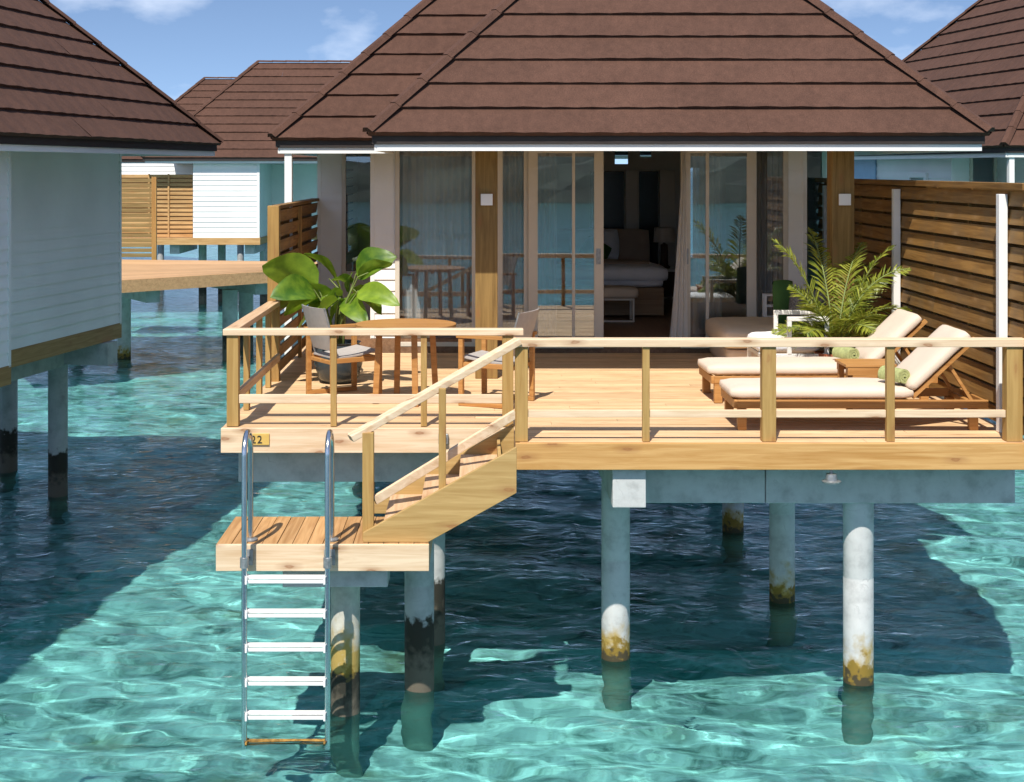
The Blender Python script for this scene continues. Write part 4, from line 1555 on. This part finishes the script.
ac = thing('rope_armchair', (3.15, 15.05, DECK), 'white rope woven armchair with white seat pad standing in the sun', 'armchair')
ax0, ax1, ay0, ay1 = 2.86, 3.50, 14.72, 15.40
MB().cushion(ax0 - 0.05, ax1 - 0.02, ay0 + 0.04, ay1 - 0.04, DECK + 0.335, DECK + 0.475, 0.06, 7, 0.02, 12).build('seat_cushion', M['linen'], ac, smooth=True)
mb = MB()
for (xx, yy) in ((ax0, ay0), (ax1, ay0), (ax0, ay1), (ax1, ay1)):
    mb.box(xx - 0.02, xx + 0.02, yy - 0.02, yy + 0.02, DECK + 0.003, DECK + 0.33)
mb.box(ax0 + 0.02, ax1 - 0.02, ay0 - 0.018, ay0 + 0.018, DECK + 0.285, DECK + 0.325)
mb.box(ax0 + 0.02, ax1 - 0.02, ay1 - 0.018, ay1 + 0.018, DECK + 0.285, DECK + 0.325)
mb.box(ax0 - 0.018, ax0 + 0.018, ay0 + 0.02, ay1 - 0.02, DECK + 0.285, DECK + 0.325)
mb.box(ax0 - 0.018, ax1 + 0.018, ay0 - 0.018, ay0 + 0.018, DECK + 0.02, DECK + 0.055)
mb.build('frame', M['rope'], ac, bevel=0.006)
mb = MB()
k = ax0 + 0.05
while k < ax1 - 0.03:
    mb.tube([(k, ay0 - 0.02, DECK + 0.05), (k + 0.035, ay0 - 0.02, DECK + 0.29)], 0.008, 6)
    k += 0.042
mb.build('rope_side', M['rope'], ac, smooth=True)
mb = MB()
for yy in (ay0, ay1):
    mb.bar((ax1 - 0.36, yy, DECK + 0.32), (ax1 - 0.36, yy, DECK + 0.655), 0.045, 0.045, (0, 1, 0))
    mb.bar((ax1 - 0.382, yy, DECK + 0.678), (ax1 + 0.04, yy, DECK + 0.678), 0.045, 0.045)
    mb.bar((ax1 + 0.02, yy, DECK + 0.32), (ax1 + 0.02, yy, DECK + 0.655), 0.045, 0.045, (0, 1, 0))
mb.bar((ax1 + 0.02, ay0 + 0.02, DECK + 0.675), (ax1 + 0.02, ay1 - 0.02, DECK + 0.675), 0.045, 0.04)
mb.build('arm_frame', M['rope'], ac, bevel=0.006)


def pillow(name, c, w, h, t, m, label, rot, cat='cushion'):
    mb = MB()
    n = 12
    vs, fs = [], []
    for sgn in (-1, 1):
        for i in range(n + 1):
            for j in range(n + 1):
                u, v = i / n * 2 - 1, j / n * 2 - 1
                b = max(0.0, (1 - u ** 4) * (1 - v ** 4)) ** 0.5
                pin = 1 - 0.07 * (u * u * v * v)
                vs.append((u * w / 2 * pin, sgn * b * t / 2, v * h / 2 * pin + h / 2))
    K = (n + 1) ** 2
    for i in range(n):
        for j in range(n):
            a = i * (n + 1) + j
            fs += [(a, a + n + 1, a + n + 2, a + 1), (K + a, K + a + 1, K + a + n + 2, K + a + n + 1)]
    mb.add(vs, fs)
    mb.xf(Matrix.Translation(c) @ rot)
    return tag(mb.build(name, m, smooth=True), label, cat)


pillow('cushion', (3.44, 16.35, DECK + 0.45), 0.26, 0.50, 0.15, M['green_cloth'], 'plain dark green upright cushion on the beige daybed', Matrix.Rotation(R(12), 4, 'Z') @ Matrix.Rotation(R(-8), 4, 'X'))
pillow('cushion', (3.64, 16.10, DECK + 0.45), 0.46, 0.42, 0.16, M['grey_cloth'], 'speckled grey cushion leaning on the beige daybed behind the palm', Matrix.Rotation(R(-28), 4, 'Z') @ Matrix.Rotation(R(-14), 4, 'X'))

fs_ = thing('shelf_stand', (3.55, 17.36, DECK), 'little white open shelf stand behind the beige daybed', 'shelf')
mb = MB()
for xx in (3.40, 3.72):
    mb.box(xx, xx + 0.03, 17.34, 17.37, DECK + 0.003, DECK + 0.70)
    mb.box(xx, xx + 0.03, 17.44, 17.47, DECK + 0.003, DECK + 0.70)
mb.build('leg', M['white'], fs_)
for zz in (0.42, 0.55, 0.68):
    MB().box(3.432, 3.718, 17.342, 17.468, DECK + zz, DECK + zz + 0.022).build('shelf', M['white'], fs_)


# ------------------------------------------------------------------ plants
def broad_leaf(mb, base, tip, width, sag, roll=0.0, fold=0.30, n=10):
    """one big oval leaf from base to tip"""
    base, tip = Vector(base), Vector(tip)
    d = tip - base
    L = d.length
    side = d.cross(Vector((0, 0, 1))).normalized()
    side = Matrix.Rotation(roll, 3, d.normalized()) @ side
    nrm = side.cross(d).normalized()
    m = 6
    vs, fs = [], []
    for i in range(n + 1):
        t = i / n
        p = base + d * t + nrm * (sag * L * 4 * t * (1 - t)) + Vector((0, 0, -0.25 * sag * L * t * t))
        w = width * (math.sin(math.pi * min(1.0, t ** 0.8)) ** 0.62) * (1 - 0.15 * t)
        for j in range(m + 1):
            u = j / m * 2 - 1
            rip = 0.012 * math.sin(9 * t + 3 * u) * abs(u)
            vs.append(p + side * (u * w / 2) + nrm * (abs(u) * fold * w / 2 + rip))
    for i in range(n):
        for j in range(m):
            a = i * (m + 1) + j
            fs.append((a, a + 1, a + m + 2, a + m + 1))
    mb.add(vs, fs)


pl = thing('potted_plant', (-1.50, 14.95, DECK), 'big leaved green plant in a dark glazed pot behind the left chair', 'plant')
pc = Vector((-1.46, 14.95, DECK))
MB().lathe(pc, [(0.15, 0.003), (0.21, 0.06), (0.25, 0.2), (0.24, 0.34), (0.22, 0.40), (0.235, 0.42), (0.20, 0.42), (0.19, 0.36)], 26).build('pot', M['pot'], pl, smooth=True, angle=50)
MB().lathe(pc, [(0.19, 0.362), (0.188, 0.375)], 20).build('soil', M['soil'], pl)
K95 = 1450 / 14.9
def PW(px, py, y):
    """point at depth y seen at this place in the photograph: used to read sizes off the photo"""
    return Vector(((px - 480) * y / F, y, CAMZ - (py - 169) * y / F))
leaves = [  # base, tip, depths, width, sag, roll
    ((318, 288), (262, 264), 14.9, 14.6, 0.46, 0.12, 1.0),
    ((314, 290), (270, 296), 14.8, 14.4, 0.34, 0.10, -0.9),
    ((356, 274), (397, 255), 14.95, 14.8, 0.36, 0.12, 1.1),
    ((358, 277), (393, 262), 14.8, 14.6, 0.20, 0.06, -0.7),
    ((358, 291), (400, 304), 14.8, 14.5, 0.26, 0.10, 0.9),
    ((352, 288), (382, 314), 14.9, 14.9, 0.30, 0.08, -0.8),
    ((354, 283), (332, 279), 15.0, 14.9, 0.16, 0.08, 0.6),
    ((340, 290), (304, 252), 15.1, 15.3, 0.34, 0.1, 0.6),
    ((335, 292), (284, 314), 14.9, 14.9, 0.36, 0.1, 0.7),
    ((340, 298), (296, 334), 14.9, 15.2, 0.36, 0.1, -0.6),
    ((345, 298), (368, 324), 15.0, 14.6, 0.26, 0.1, 0.8),
    ((349, 292), (352, 272), 15.0, 14.9, 0.16, 0.05, 1.0),
    ((338, 300), (314, 322), 14.8, 14.5, 0.26, 0.08, 0.9),
    ((338, 294), (272, 308), 15.1, 15.4, 0.36, 0.1, 0.6),
    ((342, 296), (322, 300), 15.0, 14.7, 0.2, 0.1, 0.6),
    ((346, 300), (330, 330), 15.0, 14.8, 0.3, 0.1, 0.9),
]
lm, sm_ = MB(), MB()
for bpx, tpx, d0, d1, w, sg, ro in leaves:
    b0, t0 = PW(*bpx, d0), PW(*tpx, d1)
    broad_leaf(lm, b0, t0, w, sg, ro)
    root = pc + Vector((random.uniform(-0.06, 0.06), random.uniform(-0.06, 0.06), 0.37))
    mid = root.lerp(b0, 0.55) + Vector((0, 0, 0.08))
    sm_.tube([root, mid, b0, b0.lerp(t0, 0.3)], [0.012, 0.010, 0.008, 0.005], 7)
lm.build('foliage', M['leaf'], pl, smooth=True)
sm_.build('stem', M['stem'], pl, smooth=True)

pp = thing('potted_palm', (3.62, 14.75, DECK), 'feathery green palm in a terracotta pot before the right timber column', 'plant')
qc = Vector((3.62, 14.78, DECK))
MB().lathe(qc, [(0.14, 0.003), (0.19, 0.28), (0.205, 0.285), (0.205, 0.33), (0.18, 0.33), (0.175, 0.29)], 24).build('pot', M['terracotta'], pp, smooth=True, angle=40)
MB().lathe(qc, [(0.175, 0.288), (0.172, 0.30)], 20).build('soil', M['soil'], pp)
fm, rm = MB(), MB()
rnd = random.Random(21)


def frond(base, az_, length, up, droop, lw=0.30, n=16):
    d = Vector((math.cos(az_), math.sin(az_), 0))
    twist = rnd.uniform(-0.5, 0.5)
    pts = []
    for i in range(n + 1):
        t = i / n
        pts.append(Vector(base) + d * (length * (0.25 * t + 0.75 * t ** 1.5) * 0.75) + Vector((0, 0, length * (up * t - droop * t ** 2.4))))
    rm.tube(pts, [0.009 * (1 - 0.75 * i / n) + 0.002 for i in range(n + 1)], 6)
    for i in range(11, n * 3 + 1):
        t = i / (n * 3)
        j = min(n - 1, int(t * n))
        p = pts[j].lerp(pts[j + 1], t * n - j)
        tan = (pts[j + 1] - pts[j]).normalized()
        s = tan.cross(Vector((0, 0, 1))).normalized()
        s = Matrix.Rotation(twist, 3, tan) @ s
        upv = s.cross(tan).normalized()
        L = lw * (math.sin(math.pi * (0.12 + 0.86 * t)) ** 0.7) * rnd.uniform(0.85, 1.1)
        for sg in (-1, 1):
            e = (s * sg * 0.8 + tan * 0.7 + upv * rnd.uniform(0.0, 0.45)).normalized()
            w = 0.011
            wv = (tan + upv * rnd.uniform(-0.6, 0.6)).normalized() * w
            m1 = p + e * L * 0.5 + Vector((0, 0, -0.015))
            e1 = p + e * L + Vector((0, 0, -0.28 * L))
            fm.add([p - wv * 0.4, p + wv * 0.4, m1 + wv, m1 - wv, e1], [(0, 1, 2, 3), (3, 2, 4)])


specs = [(176, 0.66, 1.85, 0.55), (155, 0.5, 1.5, 0.5), (25, 0.72, 1.7, 0.6), (-5, 0.82, 1.4, 0.65), (38, 0.8, 1.2, 0.55), (-25, 0.8, 0.95, 0.55),
         (-70, 0.8, 0.75, 0.5), (205, 0.6, 0.8, 0.5), (235, 0.65, 0.75, 0.5), (95, 0.8, 1.6, 0.45), (60, 0.85, 1.45, 0.5), (130, 0.6, 1.2, 0.45),
         (185, 0.55, 0.6, 0.45), (10, 0.95, 0.6, 0.5), (300, 0.65, 0.9, 0.4), (225, 0.65, 1.0, 0.4), (-90, 0.6, 0.9, 0.4), (150, 0.7, 0.6, 0.4)]
for a, L, u, dr in specs:
    frond(qc + Vector((rnd.uniform(-0.07, 0.07), rnd.uniform(-0.07, 0.07), 0.3)), R(a + rnd.uniform(-6, 6)), L * 1.18, u * 1.12, dr, rnd.uniform(0.24, 0.32))
fm.build('foliage', M['palm'], pp)
rm.build('stem', M['stem'], pp, smooth=True)


# ------------------------------------------------------------------ curtains and bedroom
def curtain(x0, x1, y, z0, z1, label, waves, amp=0.035, taper=None, seed=1, name='curtain'):
    mb = MB()
    n, m = max(24, int(waves * 10)), 12
    rnd = random.Random(seed)
    ph = rnd.uniform(0, 6)
    vs, fs = [], []
    for j in range(m + 1):
        v = j / m
        a, b_ = x0, x1
        yo = 0
        if taper:
            a, b_ = taper(v)
        for i in range(n + 1):
            u = i / n
            x = a + (b_ - a) * u
            vs.append((x, y + yo + amp * math.sin(2 * math.pi * waves * u + ph + 0.5 * math.sin(3 * v)) + 0.3 * amp * math.sin(5.3 * waves * u + v), z0 + (z1 - z0) * v))
    for j in range(m):
        for i in range(n):
            q = j * (n + 1) + i
            fs.append((q, q + 1, q + n + 2, q + n + 1))
    mb.add(vs, fs)
    return tag(mb.build(name, M['sheer'], smooth=True), label, 'curtain')


zt = EZ - 0.05
curtain(-1.0, -0.10, WALL + 0.20, FLOOR + 0.02, zt, 'sheer curtain filling the wide pane behind the dining table', 9)
curtain(0.22, 0.52, WALL + 0.20, FLOOR + 0.02, zt, 'narrow sheer curtain in the slim pane right of the timber column', 4, seed=2)
curtain(0.62, 0.95, WALL + 0.22, FLOOR + 0.02, zt, 'gathered sheer curtain at the left edge of the left sliding door', 5, seed=3)
curtain(2.62, 2.98, WALL + 0.22, FLOOR + 0.02, zt, 'gathered sheer curtain behind the right sliding door', 5, seed=4)
curtain(3.36, 3.70, WALL + 0.20, FLOOR + 0.02, zt, 'sheer curtain in the corner pane by the daybed', 5, seed=5)
curtain(2.28, 2.42, WALL - 0.14, FLOOR + 0.005, zt, 'loose white sheer curtain hanging out of the open doorway', 3, 0.02,
        taper=lambda v: (2.275 + 0.17 * v ** 0.8, 2.50 - 0.03 * v), seed=6)

bd = thing('bed', (1.9, 21.0, FLOOR), 'wide bed with white cover and tan headboard inside the bedroom', 'bed')
MB().box(0.2, 2.55, 20.1, 22.3, FLOOR + 0.02, FLOOR + 0.40).build('base', M['light_wood'], bd, bevel=0.01)
MB().cushion(0.18, 2.56, 20.08, 22.3, FLOOR + 0.40, FLOOR + 0.66, 0.07, 8, 0.02, 5).build('mattress', M['linen'], bd, smooth=True)
MB().cushion(0.16, 2.62, 20.04, 21.2, FLOOR + 0.48, FLOOR + 0.69, 0.08, 8, 0.02, 6).build('bed_cover', M['linen'], bd, smooth=True)
MB().cushion(0.5, 2.4, 20.5, 21.1, FLOOR + 0.69, FLOOR + 0.73, 0.02, 8, 0.02, 7).build('bed_runner', M['tan'], bd, smooth=True)
MB().cushion(0.1, 2.62, 22.32, 22.5, FLOOR + 0.1, FLOOR + 1.12, 0.06, 8, 0.01, 8).build('headboard', M['tan'], bd, smooth=True)
for xx, sd_ in ((0.6, 1), (1.75, 2)):
    pillow('pillow', (xx, 22.05, FLOOR + 0.66), 0.75, 0.5, 0.2, M['linen'], 'white pillow on the %s half of the bed' % ('left' if sd_ == 1 else 'right'), Matrix.Rotation(R(-16), 4, 'X'), 'pillow')
pillow('cushion', (1.65, 21.85, FLOOR + 0.66), 0.42, 0.36, 0.14, M['green_cloth'], 'small green cushion leaning on the bed pillow', Matrix.Rotation(R(-20), 4, 'X') @ Matrix.Rotation(R(30), 4, 'Y'))

bn = thing('bench', (1.6, 19.5, FLOOR), 'low upholstered bench with pale metal legs at the foot of the bed', 'bench')
MB().cushion(0.6, 2.12, 19.35, 19.8, FLOOR + 0.32, FLOOR + 0.46, 0.04, 7, 0.01, 3).build('seat', M['beige'], bn, smooth=True)
mb = MB()
for xx in (0.66, 2.04):
    for (a, b_, c, d) in ((19.38, 19.40, 0.003, 0.318), (19.74, 19.76, 0.003, 0.318)):
        mb.box(xx, xx + 0.025, a, b_ + 0.005, FLOOR + c, FLOOR + d)
mb.box(0.687, 2.038, 19.38, 19.405, FLOOR + 0.003, FLOOR + 0.025)
mb.box(0.687, 2.038, 19.38, 19.405, FLOOR + 0.293, FLOOR + 0.318)
mb.build('leg_frame', M['joinery'], bn)

nt_ = thing('bedside_table', (2.95, 22.1, FLOOR), 'dark bedside table right of the bed', 'bedside table')
MB().box(2.70, 3.20, 21.85, 22.30, FLOOR + 0.50, FLOOR + 0.54).build('tabletop', M['joinery'], nt_, bevel=0.004)
MB().box(2.74, 3.16, 21.88, 22.28, FLOOR + 0.12, FLOOR + 0.497).build('cabinet', M['dark_wood'], nt_)
for xx in (2.74, 3.12):
    for yy in (21.88, 22.24):
        MB().box(xx, xx + 0.04, yy, yy + 0.04, FLOOR + 0.003, FLOOR + 0.118).build('leg', M['joinery'], nt_)
tl_ = thing('table_lamp', (2.78, 22.0, FLOOR + 0.54), 'table lamp with dark base and pale drum shade on the bedside table', 'lamp')
MB().lathe((2.80, 22.05, FLOOR + 0.54), [(0.09, 0.002), (0.095, 0.03), (0.06, 0.05), (0.055, 0.36), (0.02, 0.38), (0.02, 0.45)], 18).build('base', M['dark_wood'], tl_, smooth=True, angle=40)
MB().lathe((2.80, 22.05, FLOOR + 0.54), [(0.165, 0.40), (0.15, 0.62)], 24).build('lamp_shade', M['lampshade'], tl_, smooth=True, angle=40)

# ------------------------------------------------------------------ jetty behind the villas
jt = thing('jetty', (-4, 33, 0), 'timber jetty on concrete piles crossing the lagoon behind the villas', 'jetty')
JZ = CAMZ - 2.28
A, B = Vector((-9.6, 27.6, 0)), Vector((-2.2, 34.9, 0))      # front edge
A2, B2 = Vector((-14.0, 37.4, 0)), Vector((0.5, 34.9, 0))
mb = MB()
nb = 26
for i in range(nb):
    t0, t1 = i / nb, (i + 0.95) / nb
    q = [A.lerp(A2, t0), B.lerp(B2, t0), B.lerp(B2, t1), A.lerp(A2, t1)]
    vs = [(p.x, p.y, JZ - 0.04) for p in q] + [(p.x, p.y, JZ) for p in q]
    mb.add(vs, [(3, 2, 1, 0), (4, 5, 6, 7), (0, 1, 5, 4), (1, 2, 6, 5), (2, 3, 7, 6), (3, 0, 4, 7)])
mb.build('floor_boards', M['jetty'], jt)
d = (B - A).normalized()
nn = Vector((d.y, -d.x, 0))
MB().bar(A + nn * 0.02 + Vector((0, 0, JZ - 0.135)), B + nn * 0.02 + Vector((0, 0, JZ - 0.135)), 0.04, 0.26).build('fascia', M['jetty'], jt)
MB().bar((-6.9, 30.6, JZ - 0.4), (-9.2, 34.5, JZ - 0.4), 0.3, 0.28).build('beam', M['concrete'], jt)
MB().bar((-4.9, 32.6, JZ - 0.4), (-7.2, 36.0, JZ - 0.4), 0.32, 0.28).build('beam', M['concrete'], jt)
for (x, y, m_) in ((-8.05, 32.8, 'pile_light'), (-5.62, 31.0 + 1.6, 'pile_dark'), (-5.55, 34.4, 'pile_dark'), (-3.4, 34.2, 'pile_dark'), (-10, 36, 'pile_dark')):
    pile(jt, x, y, JZ - 0.43 if m_ == 'pile_dark' else JZ - 0.05, m_, 0.17 if m_ == 'pile_dark' else 0.15)

js = thing('slatted_screen', (-8.9, 37.3, JZ), 'slatted screen in a shade-dark olive colour at the far edge of the jetty beside the left villa', 'screen')
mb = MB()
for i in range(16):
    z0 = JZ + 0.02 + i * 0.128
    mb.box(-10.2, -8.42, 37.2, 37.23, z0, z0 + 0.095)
mb.build('boards', M['fence_shade'], js)
MB().box(-8.42, -8.30, 37.17, 37.26, JZ - 0.1, JZ + 2.08).build('post', M['fence_z'], js)

# ------------------------------------------------------------------ villas across the jetty
def far_villa(x0, x1, y0, y1, label, body, seed):
    t = thing('water_villa', ((x0 + x1) / 2, (y0 + y1) / 2, 0), label, 'villa', 'overwater villas')
    rnd = random.Random(seed)
    mb = MB()
    hip_courses(mb, x0, x1, y0, y1, EZ, 'FLR', rnd=rnd)
    rf = mb.build('roof', M['roof'], t)
    sm = min(x1 - x0, y1 - y0) / 2
    zz = EZ + 0.02
    ap = zz + sm * TP
    def hipcap(p, q):
        b = MB()
        cap(b, p, q)
        b.build('ridge_cap', M['roof'], rf)
    hipcap((x0, y0, zz), (x0 + sm, y0 + sm, ap))
    hipcap((x1, y0, zz), (x1 - sm, y0 + sm, ap))
    if x1 - x0 > y1 - y0:
        hipcap((x0 + sm, y0 + sm, ap), (x1 - sm, y0 + sm, ap))
    mb = MB()
    for a, z0, z1, m_ in ((0.01, EZ - 0.085, EZ - 0.004, 'dark_trim'), (0.07, EZ - 0.16, EZ - 0.087, 'white')):
        mb = MB()
        mb.box(x0 + a, x1 - a, y0 + a, y0 + a + 0.05, z0, z1)
        mb.box(x0 + a, x0 + a + 0.05, y0 + a + 0.052, y1 - a, z0, z1)
        mb.box(x1 - a - 0.05, x1 - a, y0 + a + 0.052, y1 - a, z0, z1)
        mb.build('eave_trim' if m_ == 'dark_trim' else 'fascia', M[m_], t)
    MB().box(x0 + 0.13, x1 - 0.13, y0 + 0.13, y1 - 0.13, EZ - 0.15, EZ - 0.13).build('soffit', M['ceil'], t)
    body(t)
    return t


def body_a(t):
    zt = EZ - 0.152
    wb = MB()
    bx0, bx1, by0, by1 = -8.76, -6.75, 44.28, 46.9
    siding(wb, (bx0, by0), (bx1, by0), FLOOR - 0.05, zt, 0.16)
    siding(wb, (bx1, by0), (bx1, by1), FLOOR - 0.05, zt, 0.16)
    siding(wb, (bx0, by1), (bx0, by0), FLOOR - 0.05, zt, 0.16)
    siding(wb, (bx1, by1), (1.0, by1), FLOOR - 0.05, zt, 0.16)
    siding(wb, (-12.2, 48.5), (bx0, 48.5), 3.9, zt, 0.16)
    wb.build('wall', M['white_wall'], t)
    MB().box(bx1 - 0.05, bx1 + 0.02, by0 - 0.02, by0 + 0.05, FLOOR - 0.05, zt).build('corner_board', M['white'], t)
    mb = MB()
    mb.box(-12.0, bx1 + 0.05, 44.18, 44.24, FLOOR - 0.26, FLOOR - 0.055)
    mb.box(bx1 + 0.01, bx1 + 0.05, 44.242, 47.2, FLOOR - 0.26, FLOOR - 0.055)
    mb.box(bx1 + 0.052, 2.0, 47.24, 47.29, FLOOR - 0.26, FLOOR - 0.055)
    mb.build('skirting', M['fence_x'], t)
    mb = MB()
    mb.box(-12.0, bx1, 44.245, 46.9, FLOOR - 0.12, FLOOR - 0.058)
    mb.build('floor', M['jetty'], t)
    for xx in (-9.5, -7.2):
        MB().box(xx, xx + 0.3, 44.4, 47.2, FLOOR - 0.55, FLOOR - 0.265).build('floor_beam', M['concrete'], t, bevel=0.01)
    for (x, y) in ((-8.8, 46.0), (-8.35, 46.9), (-6.95, 46.6), (-4.0, 47.6), (-1.0, 47.6)):
        pile(t, x, y, FLOOR - 0.27)


def body_b(t):
    wb = MB()
    siding(wb, (-13.0, 54.0), (-6.0, 54.0), FLOOR, EZ - 0.15, 0.16)
    wb.build('wall', M['white_wall'], t)
    mb = MB().box(-13.2, -6.0, 53.8, 56, FLOOR - 0.3, FLOOR - 0.002)
    mb.build('floor', M['jetty'], t)
    for x in (-12, -9, -7):
        pile(t, x, 54.5, FLOOR - 0.302)


far_villa(-10.25, 2.5, 44.0, 50.1, 'white villa across the jetty with sunlit end wall and brown hipped roof', body_a, 4)
far_villa(-13.6, -5.5, 52.5, 58.6, 'farthest villa with only its brown roof peak rising behind the others', body_b, 8)

fx = thing('slatted_screen', (-10, 45.5, FLOOR), 'sunlit golden slatted screen beside the white end wall across the jetty', 'screen')
mb = MB()
for i in range(15):
    z0 = FLOOR - 0.04 + i * 0.13
    mb.box(-11.2, -8.79, 44.6, 44.64, z0, z0 + 0.09)
mb.build('boards', M['fence_x'], fx)
for xx in (-10.2, -9.6):
    MB().box(xx, xx + 0.05, 44.56, 44.598, FLOOR - 0.05, FLOOR + 1.9).build('batten', M['fence_x'], fx)
MB().box(-11.2, -8.79, 44.65, 44.70, FLOOR - 0.05, FLOOR + 1.88).build('backing', M['skirt'], fx)
